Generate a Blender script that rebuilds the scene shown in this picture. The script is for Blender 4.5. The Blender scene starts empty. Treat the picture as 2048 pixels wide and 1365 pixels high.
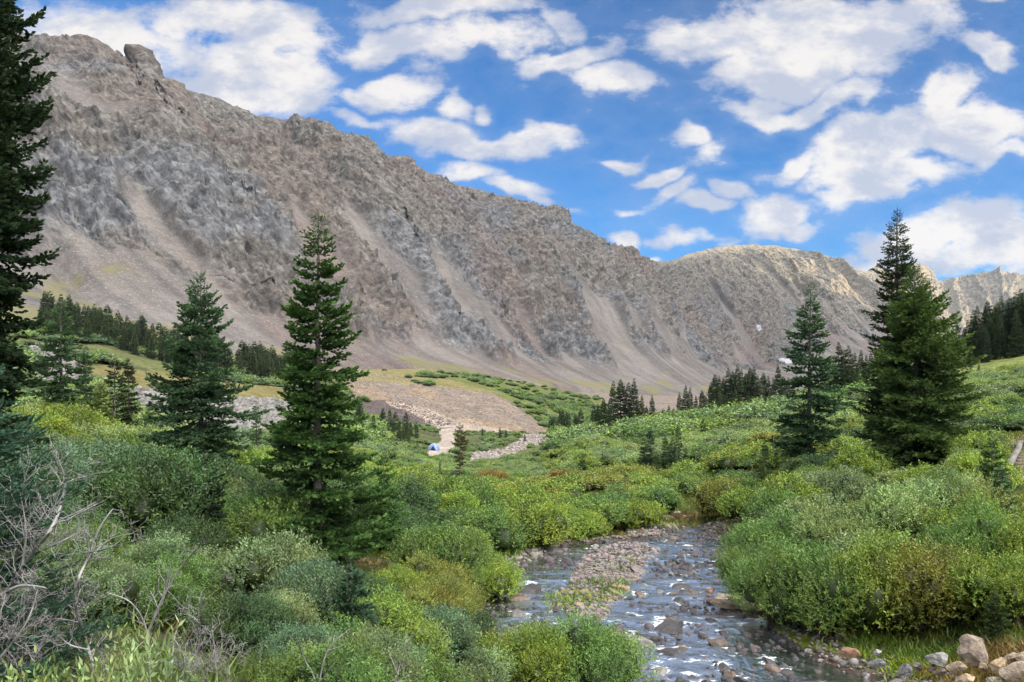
import bpy, math, random
import numpy as np
from mathutils import Vector, Matrix

# ---------------------------------------------------------------- camera
sc = bpy.context.scene
C = sc.collection
F, HV, U0 = 1577.0, 730.0, 1024.0          # focal length in photo pixels, horizon row, centre column
cd = bpy.data.cameras.new('camera'); cam = bpy.data.objects.new('camera', cd); C.objects.link(cam)
cd.sensor_width = 36.0; cd.lens = 36.0*F/2048.0; cd.shift_y = (HV-682.5)/2048.0
cd.clip_start = 0.1; cd.clip_end = 12000.0
cam.location = (0, 0, 0); cam.rotation_euler = (math.radians(90), 0, 0)
sc.camera = cam

# ---------------------------------------------------------------- exposure
sc.view_settings.view_transform = 'Standard'; sc.view_settings.look = 'None'
sc.view_settings.gamma = 1.0; sc.view_settings.use_curve_mapping = False
sc.view_settings.exposure = 1.35

# ---------------------------------------------------------------- sun
SUN_EL, SUN_AZ = math.radians(9.0), math.radians(115.0)      # azimuth from +Y (view direction), positive = right
sv = Vector((math.cos(SUN_EL)*math.sin(SUN_AZ), math.cos(SUN_EL)*math.cos(SUN_AZ), math.sin(SUN_EL)))
sd = bpy.data.lights.new('sun', 'SUN'); sd.energy = 5.0; sd.angle = math.radians(0.5); sd.color = (1.0, 0.76, 0.42)
so = bpy.data.objects.new('sun', sd); C.objects.link(so); so.rotation_euler = sv.to_track_quat('Z', 'Y').to_euler()

# ---------------------------------------------------------------- node helper
class NT:
    def __init__(s, nt): s.nt = nt; s.n = nt.nodes; s.l = nt.links
    def _in(s, node, k, v):
        if v is None: return
        sock = node.inputs[k]
        if hasattr(v, 'is_output'): s.l.new(v, sock)
        else:
            if sock.type == 'RGBA' and len(v) == 3: v = (*v, 1)
            sock.default_value = v
    def node(s, t, ins=None, out=0, **props):
        nd = s.n.new(t)
        for k, v in props.items(): setattr(nd, k, v)
        for k, v in (ins or {}).items(): s._in(nd, k, v)
        return nd.outputs[out] if len(nd.outputs) else None
    def math(s, op, a, b=None, c=None, clamp=False):
        nd = s.n.new('ShaderNodeMath'); nd.operation = op; nd.use_clamp = clamp
        s._in(nd, 0, a); s._in(nd, 1, b); s._in(nd, 2, c); return nd.outputs[0]
    def vmath(s, op, a, b=None, out=0, scale=None):
        nd = s.n.new('ShaderNodeVectorMath'); nd.operation = op
        s._in(nd, 0, a); s._in(nd, 1, b)
        if scale is not None: s._in(nd, 'Scale', scale)
        return nd.outputs[out] if len(nd.outputs) else None
    def mix(s, f, a, b, blend='MIX'):
        nd = s.n.new('ShaderNodeMix'); nd.data_type = 'RGBA'; nd.blend_type = blend
        s._in(nd, 0, f); s._in(nd, 6, a); s._in(nd, 7, b); return nd.outputs[2]
    def noise(s, vec, scale, detail=4, rough=0.55, out=0, dist=0.0):
        return s.node('ShaderNodeTexNoise', {'Vector': vec, 'Scale': scale, 'Detail': detail, 'Roughness': rough, 'Distortion': dist}, out)
    def ramp(s, f, a, b, c=0.0, d=1.0, smooth=True):
        nd = s.n.new('ShaderNodeMapRange'); nd.interpolation_type = 'SMOOTHSTEP' if smooth else 'LINEAR'
        s._in(nd, 0, f); s._in(nd, 1, a); s._in(nd, 2, b); s._in(nd, 3, c); s._in(nd, 4, d); return nd.outputs[0]
    def attr(s, name, out='Color'):
        nd = s.n.new('ShaderNodeAttribute'); nd.attribute_name = name; return nd.outputs[out]

# ---------------------------------------------------------------- sky: Nishita + clouds placed by direction
w = bpy.data.worlds.new('World'); sc.world = w; w.use_nodes = True
t = NT(w.node_tree)
for n in list(t.n): t.n.remove(n)
tc = t.node('ShaderNodeTexCoord', out='Generated')
sky = t.n.new('ShaderNodeTexSky'); sky.sky_type = 'NISHITA'; sky.sun_disc = False
sky.sun_elevation = SUN_EL; sky.sun_rotation = SUN_AZ; sky.altitude = 3400; sky.air_density = 1.0; sky.dust_density = 0.3; sky.ozone_density = 2.0
skyc = t.mix(1.0, sky.outputs[0], (0.03, 0.64, 1.08), 'MULTIPLY')
sx = t.n.new('ShaderNodeSeparateXYZ'); t.l.new(tc, sx.inputs[0])
X, Y, Z = sx.outputs
Ys = t.math('MAXIMUM', Y, 0.05)
px = t.math('DIVIDE', X, Ys); pz = t.math('DIVIDE', Z, Ys)
P = t.node('ShaderNodeCombineXYZ', {0: px, 1: pz, 2: 0.0})
# slow warp, so that the cloud outlines are not ellipses
wn = t.vmath('SUBTRACT', t.noise(P, 5.5, 3, 0.55, out=1), (0.5, 0.5, 0.5))
P2 = t.vmath('ADD', P, t.vmath('SCALE', wn, scale=0.14))
CL = [  # u, v, ru, rv, rot deg, weight
 (30,75,120,50,0,1.1),(215,60,230,75,-8,1.2),(190,110,110,40,10,1.0),(370,20,120,50,0,1.0),(520,50,190,55,-5,1.2),
 (530,140,180,80,0,1.3),(470,200,120,60,10,1.2),(600,190,90,50,0,1.0),(765,185,120,38,0,1.2),(895,205,60,26,0,1.0),
 (800,90,150,45,-5,1.0),(900,20,180,45,0,1.1),(960,95,170,45,10,1.1),(1120,115,130,32,15,1.1),(1225,150,120,36,0,1.2),
 (1110,35,60,30,-40,.6),(975,213,35,16,0,.8),(860,265,140,38,-5,1.0),(950,290,140,30,5,1.0),(1080,275,110,32,10,1.1),
 (940,345,75,26,0,1.1),(1030,375,80,26,-5,1.0),(1070,400,50,20,-30,.7),(720,245,90,22,-5,.8),(420,185,80,26,15,.9),
 (1370,60,120,60,0,.8),(1560,60,230,75,-5,1.2),(1700,90,220,80,10,1.2),(1600,130,200,50,0,1.2),(1850,40,120,70,30,.9),
 (1560,215,130,30,-10,1.0),(1650,205,130,32,15,1.0),(1530,190,80,30,20,.9),(1360,275,55,26,10,1.1),(1405,315,70,40,35,.8),(1225,320,50,14,0,.7),
 (1600,330,120,24,15,.9),(1750,290,160,60,25,1.2),(1880,215,110,45,25,1.1),(1760,350,180,50,0,1.2),(1950,270,150,60,0,1.2),
 (1720,390,120,35,0,1.1),(2030,330,90,30,0,.9),(1300,360,50,18,5,.9),(1330,400,60,24,30,.7),(1400,425,75,22,5,1.1),
 (1460,385,70,22,0,.9),(1540,425,95,45,20,1.2),(1590,450,70,26,0,.8),(1265,495,50,16,0,1.0),(1370,490,90,18,0,.7),(1160,432,30,10,0,.5),(1260,437,35,12,0,.6),
 (1900,470,220,45,12,1.25),(1760,515,130,30,5,1.1),(2000,500,160,55,8,1.2),(1990,120,60,30,-20,1.0),(1990,5,110,20,0,.8),(1310,522,40,8,0,1.0),(1430,500,40,10,20,.5)]
acc = None
for (u, v, ru, rv, rot, wt) in CL:
    m = t.n.new('ShaderNodeMapping'); m.vector_type = 'TEXTURE'
    t.l.new(P2, m.inputs[0])
    m.inputs[1].default_value = ((u-U0)/F, (HV-v)/F, 0); m.inputs[2].default_value = (0, 0, math.radians(rot)); m.inputs[3].default_value = (ru/F, rv/F, 1)
    d = t.vmath('LENGTH', m.outputs[0], out=1)
    e = t.ramp(d, 0.15, 1.45, wt, 0.0)
    acc = e if acc is None else t.math('MAXIMUM', acc, e)
stretch = t.vmath('MULTIPLY', P, (1.0, 1.7, 1.0))
n1 = t.noise(stretch, 8.0, 7, 0.66, dist=0.2)
n2 = t.noise(stretch, 26.0, 5, 0.66)
nn = t.math('ADD', t.math('MULTIPLY', n1, 0.66), t.math('MULTIPLY', n2, 0.34))
dens = t.math('ADD', acc, t.math('MULTIPLY', t.math('SUBTRACT', nn, 0.5), 3.4))
front = t.ramp(dens, 0.08, 0.92)
soft = t.math('MULTIPLY', t.ramp(dens, -0.6, 0.4), 0.12)
front = t.math('MAXIMUM', front, soft)
shade = t.noise(t.vmath('ADD', stretch, (0.0, 0.035, 0.0)), 9.0, 5, 0.55)
lit = t.math('SUBTRACT', shade, t.math('MULTIPLY', t.math('SUBTRACT', n1, 0.5), 1.1))
cc = t.mix(t.ramp(lit, 0.34, 0.64), (0.205, 0.225, 0.275), (0.365, 0.35, 0.338))
ms = t.node('ShaderNodeMixShader', {0: front, 1: t.node('ShaderNodeBackground', {0: skyc, 1: 0.084}), 2: t.node('ShaderNodeBackground', {0: cc, 1: 1.0})})
# sky outside the view: broken cloud, plus bright overhead patch added as fill light
rest = t.ramp(t.math('ADD', t.noise(tc, 3.2, 4, 0.6), t.math('MULTIPLY', Z, 0.3)), 0.50, 0.72)
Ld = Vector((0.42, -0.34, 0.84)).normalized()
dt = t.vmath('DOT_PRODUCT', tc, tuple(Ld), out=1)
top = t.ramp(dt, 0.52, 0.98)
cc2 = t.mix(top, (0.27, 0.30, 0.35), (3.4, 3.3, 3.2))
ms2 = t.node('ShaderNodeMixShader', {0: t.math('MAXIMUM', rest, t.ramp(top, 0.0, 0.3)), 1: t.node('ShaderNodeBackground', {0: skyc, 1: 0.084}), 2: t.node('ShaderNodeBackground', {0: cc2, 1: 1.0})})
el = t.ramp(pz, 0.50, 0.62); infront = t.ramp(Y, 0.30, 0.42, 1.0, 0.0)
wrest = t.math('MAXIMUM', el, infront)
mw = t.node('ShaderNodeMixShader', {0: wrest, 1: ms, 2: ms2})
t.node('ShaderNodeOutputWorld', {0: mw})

w.cycles.sampling_method = 'MANUAL'; w.cycles.sample_map_resolution = 256
sc.cycles.max_bounces = 5; sc.cycles.diffuse_bounces = 2; sc.cycles.glossy_bounces = 2; sc.cycles.transmission_bounces = 2; sc.cycles.transparent_max_bounces = 6

# ---------------------------------------------------------------- noise in numpy
def _h(ix, iy, seed):
    h = (ix*374761393 + iy*668265263 + seed*974634777) & 0xffffffff
    h = ((h ^ (h >> 13))*1274126177) & 0xffffffff
    return ((h ^ (h >> 16)) & 0xffffff)/float(0xffffff)
def vn(x, y, seed=0):
    xi = np.floor(x).astype(np.int64); yi = np.floor(y).astype(np.int64)
    fx = x-xi; fy = y-yi
    fx = fx*fx*fx*(fx*(fx*6-15)+10); fy = fy*fy*fy*(fy*(fy*6-15)+10)
    a = _h(xi, yi, seed); b = _h(xi+1, yi, seed); c = _h(xi, yi+1, seed); d = _h(xi+1, yi+1, seed)
    return (a+(b-a)*fx+(c-a)*fy+(a-b-c+d)*fx*fy)*2-1
def fbm(x, y, o=4, seed=0, gain=0.5):
    r = 0; a = 1.0; tot = 0
    for i in range(o):
        r = r + a*vn(x, y, seed+i*17); tot += a
        x, y = (x*0.8-y*0.6)*2.03+3.1, (x*0.6+y*0.8)*2.03+1.7; a *= gain
    return r/tot
def ridged(x, y, o=3, seed=0, gain=0.5, rot=True):
    r = 0; a = 1.0; tot = 0
    for i in range(o):
        r = r + a*(1-2*np.abs(vn(x, y, seed+i*31))); tot += a
        if rot: x, y = (x*0.8-y*0.6)*2.1+5.1, (x*0.6+y*0.8)*2.1+2.7
        else: x, y = x*2.1+5.1, y*2.1+2.7
        a *= gain
    return r/tot
def sst(a, b, x):
    q = np.clip((x-a)/(b-a), 0, 1); return q*q*(3-2*q)

# ---------------------------------------------------------------- mesh helpers
def mesh_from(name, V, Q, attrs=None, smooth=False, colors=None):
    """V (n,3); Q = list of face arrays, each (m,k)."""
    me = bpy.data.meshes.new(name)
    if not isinstance(Q, list): Q = [Q]
    Q = [np.asarray(q, dtype=np.int32) for q in Q if len(q)]
    me.vertices.add(len(V)); me.vertices.foreach_set('co', np.ascontiguousarray(V, dtype=np.float32).ravel())
    nl = sum(q.size for q in Q); nf = sum(len(q) for q in Q)
    me.loops.add(nl); me.polygons.add(nf)
    me.loops.foreach_set('vertex_index', np.concatenate([q.ravel() for q in Q]))
    tot = np.concatenate([np.full(len(q), q.shape[1], dtype=np.int32) for q in Q])
    st = np.concatenate([[0], np.cumsum(tot)[:-1]]).astype(np.int32)
    me.polygons.foreach_set('loop_start', st)
    try: me.polygons.foreach_set('loop_total', tot)
    except Exception: pass
    if smooth: me.polygons.foreach_set('use_smooth', np.ones(nf, dtype=bool))
    for k, a in (attrs or {}).items():
        at = me.attributes.new(k, 'FLOAT', 'POINT'); at.data.foreach_set('value', np.ascontiguousarray(a, dtype=np.float32))
    for k, a in (colors or {}).items():
        at = me.attributes.new(k, 'FLOAT_COLOR', 'POINT')
        a4 = np.ones((len(V), 4), dtype=np.float32); a4[:, :3] = a
        at.data.foreach_set('color', a4.ravel())
    me.update(calc_edges=True)
    return me
def obj(name, me, mat=None, parent=None, loc=None):
    o = bpy.data.objects.new(name, me); C.objects.link(o)
    if mat is not None and me is not None and not me.materials: me.materials.append(mat)
    if parent: o.parent = parent
    if loc is not None: o.location = loc
    return o
def tag(o, label=None, cat=None, group=None, kind=None):
    if label: o['label'] = label
    if cat: o['category'] = cat
    if group: o['group'] = group
    if kind: o['kind'] = kind
    return o
def grid_faces(nr, nc, wrap=False):
    i = np.arange(nr-1)[:, None]; j = np.arange(nc if wrap else nc-1)[None, :]
    j2 = (j+1) % nc if wrap else j+1
    return np.stack([i*nc+j, i*nc+j2, (i+1)*nc+j2, (i+1)*nc+j], -1).reshape(-1, 4)
class Acc:
    """collects pieces into one mesh"""
    def __init__(s): s.V = []; s.Q = {}; s.c = []; s.n = 0
    def add(s, V, Q, col=None):
        V = np.asarray(V, dtype=np.float32); Q = np.asarray(Q)
        s.V.append(V); s.Q.setdefault(Q.shape[1], []).append(Q+s.n)
        if col is not None:
            c = np.empty((len(V), 3), dtype=np.float32); c[:] = col; s.c.append(c)
        s.n += len(V)
    def mesh(s, name, smooth=False):
        cols = {'col': np.concatenate(s.c)} if s.c else None
        return mesh_from(name, np.concatenate(s.V), [np.concatenate(q) for q in s.Q.values()], smooth=smooth, colors=cols)

# ---------------------------------------------------------------- the lie of the land
def W(u, v, D): return Vector(((u-U0)/F*D, D, (HV-v)/F*D))
COLS = {   # photo column: (photo row of the bare ground, distance ahead in metres)
 -700: [(1600,3.0),(1250,6),(1000,15),(880,32),(760,75),(700,110),(660,150)],
 -200: [(1560,3.4),(1200,8),(1000,16),(880,34),(770,80),(700,130),(625,215)],
 0:    [(1500,3.7),(1365,4.6),(1200,8),(1000,17),(880,35),(800,70),(760,90),(690,145),(640,225)],
 200:  [(1500,3.8),(1365,5.4),(1200,9.5),(1000,20),(880,40),(830,60),(775,95),(735,130),(690,185),(655,240)],
 350:  [(1500,4.0),(1365,6.2),(1200,11),(1020,21),(900,42),(850,62),(790,110),(765,140),(725,200),(690,260)],
 500:  [(1500,4.4),(1365,7.0),(1200,12.5),(1100,18),(950,32),(890,58),(860,85),(805,130),(785,150),(755,200),(715,290)],
 620:  [(1500,5.0),(1365,8.0),(1200,14),(1120,18),(1010,30),(920,58),(870,90),(820,140),(795,165),(765,210),(730,300)],
 750:  [(1500,6.0),(1365,9.2),(1200,16),(1060,28),(965,48),(905,85),(865,130),(838,175),(815,205),(788,232),(755,265),(742,330)],
 860:  [(1500,7.5),(1365,10.5),(1200,16.8),(1070,28),(975,50),(925,85),(908,120),(872,180),(852,215),(838,225),(800,245),(765,270),(750,320),(738,390)],
 1000: [(1500,10),(1365,13.0),(1240,17.7),(1110,27.6),(1010,46),(950,70),(912,110),(885,160),(866,205),(856,218),(815,243),(790,268),(780,310),(760,380),(752,430)],
 1090: [(1500,10.3),(1365,13.6),(1200,20.2),(1110,27.6),(1010,47),(950,72),(900,118),(872,180),(864,222),(852,240),(828,275),(800,340),(770,440),(768,470)],
 1130: [(1500,10.3),(1365,13.7),(1200,20.2),(1110,27.6),(1005,48),(940,72),(890,100),(869,125),(875,160),(862,230),(845,270),(805,350),(785,440),(780,500)],
 1200: [(1500,10.3),(1365,13.7),(1200,20.2),(1110,27.6),(1030,40),(985,52),(925,72),(885,95),(858,122),(862,165),(850,240),(830,300),(800,400),(788,520)],
 1400: [(1500,10.3),(1365,13.7),(1200,20.2),(1060,33.5),(1030,39.5),(985,48),(930,62),(885,84),(850,112),(832,135),(840,190),(822,300),(808,430),(800,640)],
 1620: [(1500,10.3),(1365,13.7),(1200,19.8),(1110,25.5),(1010,34),(920,47),(855,75),(812,112),(797,145),(800,200),(800,500),(795,900)],
 1820: [(1500,10),(1365,13.2),(1290,15.4),(1160,19.2),(1060,25),(975,36),(900,48),(850,60),(790,88),(745,120),(722,150),(722,200),(740,600)],
 2048: [(1500,8.5),(1365,11.4),(1280,13.6),(1180,17),(1060,22),(950,29.5),(885,40),(820,57),(745,90),(700,120),(690,150),(694,220),(720,600)],
 2300: [(1500,7.5),(1365,10.0),(1250,13.0),(1100,18),(950,27),(860,38),(780,56),(700,88),(650,118),(640,150),(650,240),(700,600)],
 2900: [(1500,6.5),(1365,8.5),(1150,13),(950,24),(800,45),(690,80),(610,120),(590,180),(640,400)],
}
_us = np.array(sorted(COLS)); _NL = 420
_ld = np.linspace(math.log(1.5), math.log(1200), _NL)
_T = []
for u in _us:
    pr = COLS[u]; D = np.array([p[1] for p in pr]); z = np.array([(HV-p[0])/F*p[1] for p in pr])
    D = np.concatenate([[1.5, 2.4], D]); z = np.concatenate([[-1.62, -1.66], z])
    col = np.interp(_ld, np.log(D), z)
    k = np.hanning(11); k /= k.sum(); col = np.convolve(np.pad(col, 5, mode='edge'), k, 'valid')
    _T.append(col)
_T = np.array(_T); _ug = np.linspace(-700, 2900, 361)
_TG = np.array([[0.0]*_NL]*len(_ug))
for j in range(_NL): _TG[:, j] = np.interp(_ug, _us, _T[:, j])
k = np.hanning(9); k /= k.sum()
_pad = np.pad(_TG, ((4, 4), (0, 0)), mode='edge'); _TG = sum(k[i]*_pad[i:i+len(_ug)] for i in range(9))
_wd = np.array([10.3,13.7,15.6,20.0,28.0,33.5,39.5,46.0,60]); _wz = np.array([-5.03,-5.5,-5.65,-5.98,-6.58,-7.0,-7.5,-7.95,-9.0])
def zwater(D): return np.interp(D, _wd, _wz)
ERows = np.array([1050,1062,1075,1090,1105,1120,1150,1180,1210,1250,1290,1330,1365,1450,1600])
EL = np.array([1395,1335,1320,1130,1095,1075,975,955,945,940,1000,1150,1215,1250,1260.])
ER = np.array([1395,1410,1465,1482,1482,1478,1462,1462,1480,1535,1600,1670,1745,1800,1850.])
BRows = np.array([1088,1095,1110,1130,1150,1170,1190,1210,1235,1250])
BL = np.array([1280,1195,1170,1150,1135,1122,1108,1095,1125,1170.])
BR = np.array([1300,1318,1312,1297,1288,1268,1250,1238,1210,1172.])
def stream_s(x, D):
    """signed distance into the stream bed (m) and height of the gravel bar (0..1)"""
    u = U0+F*x/np.maximum(D, 1); v = HV-F*zwater(D)/np.maximum(D, 1); m = D/F
    wob = fbm(x*0.9, D*0.9, 3, 77)*0.35
    L = (u-np.interp(v, ERows, EL))*m; R = (np.interp(v, ERows, ER)-u)*m
    s = np.minimum(L, R)+wob; s = np.where((v < 1055) | (D < 10.0), -9, s)
    bl = (u-np.interp(v, BRows, BL))*m; br = (np.interp(v, BRows, BR)-u)*m
    b = np.where((v > 1088) & (v < 1250), np.minimum(bl, br), -9)+wob*0.7
    return s, b
def gh(x, y, fine=True):
    x = np.asarray(x, dtype=float); y = np.asarray(y, dtype=float)
    r = np.hypot(x, y); ph = np.abs(np.arctan2(x, y))
    D = np.maximum(y, r*0.5); D = np.maximum(D, 1.5)
    u = np.clip(U0+F*x/D, -699, 2899)
    a = (u+700)/10.0; ia = np.clip(a.astype(int), 0, 359); fa = a-ia
    b = (np.log(D)-_ld[0])/(_ld[1]-_ld[0]); b = np.clip(b, 0, _NL-1.001); ib = b.astype(int); fb = b-ib
    z = (_TG[ia, ib]*(1-fb)+_TG[ia, ib+1]*fb)*(1-fa)+(_TG[ia+1, ib]*(1-fb)+_TG[ia+1, ib+1]*fb)*fa
    wb = sst(math.radians(58), math.radians(110), ph)
    z = z*(1-wb)+(-1.7-0.01*np.minimum(r, 300))*wb
    z = np.where(r < 1.6, -1.65, z)
    far = sst(8, 60, D)
    z = z+fbm(x/9.0, y/9.0, 3, 5)*(0.12+0.35*far)*(1-wb)+fbm(x/45.0, y/45.0, 2, 9)*0.9*sst(60, 160, D)
    if fine: z = z+fbm(x/1.3, y/1.3, 3, 11)*0.07
    # stream bed
    s, bar = stream_s(x, D)
    zw = zwater(D)
    near = (D > 9.5) & (D < 48) & (ph < 0.8)
    bed = zw-0.10-0.16*sst(0, 1.2, s)+fbm(x/0.5, y/0.5, 3, 21)*0.10
    bed = np.where(bar > -0.8, bed+(0.28*sst(-0.8, 0.6, bar)+0.03), bed)
    k = sst(-2.6, -0.1, s)
    bank = np.minimum(np.maximum(z, zw+0.10), zw+0.5)
    zz = z*(1-k)+bank*k
    k2 = sst(-0.35, 0.35, s)
    zz = zz*(1-k2)+bed*k2
    return np.where(near, zz, z)
def gz(x, y): return float(gh(np.array([x]), np.array([y]))[0])
def ground_at(u, D):
    x = (u-U0)/F*D; return Vector((x, D, gz(x, D)))
def inpoly(u, v, poly):
    r = np.zeros(u.shape, bool); n = len(poly)
    for i in range(n):
        x1, y1 = poly[i]; x2, y2 = poly[(i+1) % n]
        if y1 == y2: continue
        c = ((y1 > v) != (y2 > v)) & (u < (x2-x1)*(v-y1)/(y2-y1)+x1); r ^= c
    return r
REG = {  # name: (polygon in photo columns/rows, nearest, farthest distance)
 'road':   ([(872,850),(908,850),(910,880),(905,912),(850,918),(862,895),(885,880)],100,230),
 'road2':  ([(770,800),(850,815),(905,838),(930,832),(1010,858),(1030,866),(930,862),(905,868),(860,848),(800,820)],170,240),
 'wash':   ([(925,925),(940,908),(1000,900),(1035,884),(1050,868),(1090,870),(1095,885),(1060,895),(1010,918),(950,932)],80,205),
 'tail':   ([(715,812),(760,800),(800,803),(850,820),(890,835),(915,850),(870,854),(800,842),(735,838)],120,240),
 'mound':  ([(690,735),(760,745),(870,770),(985,785),(1060,830),(1100,868),(1020,862),(930,845),(850,815),(770,803),(700,800)],195,310),
 'moundochre': ([(700,725),(820,728),(900,745),(990,785),(940,785),(860,772),(780,765),(700,760)],200,380),
 'slope':  ([(870,745),(930,748),(1010,760),(1110,775),(1210,800),(1215,825),(1180,850),(1130,870),(1090,862),(1060,830),(990,785),(930,770)],235,600),
 'leftochre': ([(150,725),(250,735),(380,758),(480,768),(570,775),(575,800),(470,800),(330,785),(240,775),(160,755)],75,200),
 'bould':  ([(235,772),(330,785),(470,798),(580,800),(600,830),(570,880),(440,885),(330,868),(265,835)],55,150),
 'bould2': ([(60,690),(110,690),(165,730),(175,775),(120,790),(60,770)],60,170),
 'hump':   ([(1108,872),(1130,858),(1180,838),(1215,842),(1262,862),(1230,872),(1170,872)],85,150),
 'meadow': ([(1860,745),(1940,720),(2060,690),(2300,640),(2300,760),(2060,790),(1900,800)],60,180),
 'ledge':  ([(1950,1020),(2060,1010),(2100,1150),(2060,1180),(2000,1110)],15,30),
 'trail':  ([(2012,905),(2030,870),(2100,862),(2300,880),(2300,960),(2000,962),(2003,930)],20,50),
}
def region(name, x, y, jit=0.0):
    D = np.maximum(y, 1.0); u = U0+F*x/D; v = HV-F*gh(x, y, False)/D
    if jit: u = u+fbm(x/7, y/7, 3, 3)*jit; v = v+fbm(x/7+40, y/7, 3, 4)*jit*0.4
    poly, a, b = REG[name]
    return inpoly(u, v, poly) & (y > a) & (y < b)
# ---------------------------------------------------------------- materials
def material(name, rough=0.8, spec=0.3):
    m = bpy.data.materials.new(name); m.use_nodes = True
    n = NT(m.node_tree); bs = m.node_tree.nodes['Principled BSDF']
    bs.inputs['Roughness'].default_value = rough; bs.inputs['Specular IOR Level'].default_value = spec
    return m, n, bs
def foliage_mat(name, transl=0.35, rough=0.55, spec=0.35, vary=0.35):
    m, n, bs = material(name, rough, spec)
    oi = n.n.new('ShaderNodeObjectInfo')
    tcn = n.node('ShaderNodeTexCoord', out='Object')
    c = n.mix(1.0, n.attr('col'), oi.outputs['Color'], 'MULTIPLY')
    nz = n.noise(tcn, 2.2, 3)
    c = n.mix(1.0, c, n.mix(n.ramp(nz, .3, .7), (1-vary, 1-vary*.9, 1-vary), (1+vary, 1+vary*.8, 1+vary*.5)), 'MULTIPLY')
    n.l.new(c, bs.inputs['Base Color'])
    tr = n.node('ShaderNodeBsdfTranslucent', {0: n.mix(1.0, c, (1.1, 1.25, .6), 'MULTIPLY')})
    mx = n.node('ShaderNodeMixShader', {0: transl, 1: bs.outputs[0], 2: tr})
    out = [x for x in n.n if x.type == 'OUTPUT_MATERIAL'][0]; n.l.new(mx, out.inputs[0])
    return m
M = {}
M['leaf'] = foliage_mat('willow leaf', .24)
M['needle'] = foliage_mat('spruce needles', .12, .6, .25, .25)
def simple(name, c1, c2, scale, rough=.85, spec=.2, bump=0.0, coord='Object', usecol=False, stretch=(1, 1, 1), bscale=None):
    m, n, bs = material(name, rough, spec)
    tcn = n.vmath('MULTIPLY', n.node('ShaderNodeTexCoord', out=coord), stretch)
    nz = n.noise(tcn, scale, 6, .6)
    c = n.mix(n.ramp(nz, .32, .68), c1, c2)
    if usecol:
        oi = n.n.new('ShaderNodeObjectInfo'); c = n.mix(1.0, c, oi.outputs['Color'], 'MULTIPLY')
    n.l.new(c, bs.inputs['Base Color'])
    if bump:
        b = n.n.new('ShaderNodeBump'); b.inputs['Strength'].default_value = 0.8; b.inputs['Distance'].default_value = bump
        n.l.new(n.noise(tcn, bscale or scale*2.5, 6, .65), b.inputs['Height']); n.l.new(b.outputs[0], bs.inputs['Normal'])
    return m
M['bark'] = simple('spruce bark', (.075, .06, .05), (.21, .19, .17), 9, stretch=(1, 1, .35), bump=.02)
M['twig'] = simple('willow stems', (.06, .045, .035), (.15, .11, .085), 6)
M['dead'] = simple('weathered dead wood', (.14, .13, .125), (.36, .35, .345), 7, bump=.004)
M['rock'] = simple('river stone', (.55, .55, .57), (1.25, 1.2, 1.12), 4.0, rough=.55, spec=.5, bump=.02, usecol=True)
M['boulder'] = simple('dry boulder stone', (.50, .49, .49), (1.2, 1.17, 1.12), 2.2, rough=.9, bump=.05, usecol=True)
M['plank'] = simple('weathered plank', (.12, .095, .07), (.22, .18, .14), 3, stretch=(1, 6, 6), bump=.004)
M['timber'] = simple('grey timber', (.12, .115, .105), (.22, .21, .195), 3, stretch=(1, 5, 5), bump=.004)
M['snow'] = simple('old snow', (.22, .23, .25), (.28, .285, .30), .1, rough=.6, bump=.3)
M['tent'] = simple('pale blue tent nylon', (.13, .20, .42), (.17, .25, .48), .9, rough=.5)
M['tentdark'] = simple('navy tent nylon', (.012, .02, .06), (.02, .03, .09), .9, rough=.45)
M['pole'] = simple('pale tent pole', (.6, .62, .66), (.7, .72, .75), .9, rough=.4)

# ground: a material map (soil, gravel, sand, grass ...) stored per vertex, broken up by noise
def ground_mat():
    m, n, bs = material('valley ground', .95, .15)
    g = n.node('ShaderNodeNewGeometry', out='Position')
    c = n.attr('col')
    a = n.noise(g, 1.6, 5, .65); b = n.noise(g, 0.22, 3, .6); d = n.noise(g, 9.0, 3, .7)
    c = n.mix(1.0, c, n.mix(n.ramp(a, .3, .7), (.55, .55, .55), (1.45, 1.42, 1.38)), 'MULTIPLY')
    c = n.mix(1.0, c, n.mix(n.ramp(b, .3, .7), (.78, .8, .8), (1.2, 1.16, 1.15)), 'MULTIPLY')
    # pebbles and speckle where it is stony
    vor = n.n.new('ShaderNodeTexVoronoi'); vor.inputs['Scale'].default_value = 5.5; n.l.new(g, vor.inputs[0])
    pc = n.mix(n.math('MULTIPLY', n.attr('stony', 'Fac'), .75), c, n.mix(1.0, c, n.mix(.8, (.9, .9, .9), n.mix(n.ramp(d, .35, .65), vor.outputs['Color'], (1.3, 1.3, 1.35))), 'MULTIPLY'))
    big = n.n.new('ShaderNodeTexVoronoi'); big.inputs['Scale'].default_value = 1.1; n.l.new(g, big.inputs[0])
    pc = n.mix(n.math('MULTIPLY', n.attr('stony', 'Fac'), .5), pc, n.mix(1.0, pc, n.mix(n.math('MULTIPLY', big.outputs['Color'], 1.0), (.55, .53, .52), (1.6, 1.55, 1.5)), 'MULTIPLY'))
    n.l.new(pc, bs.inputs['Base Color'])
    bp = n.n.new('ShaderNodeBump'); bp.inputs['Distance'].default_value = .10; bp.inputs['Strength'].default_value = .8
    h = n.math('ADD', a, n.math('MULTIPLY', d, .4)); n.l.new(h, bp.inputs['Height']); n.l.new(bp.outputs[0], bs.inputs['Normal'])
    return m
M['ground'] = ground_mat()

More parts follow.
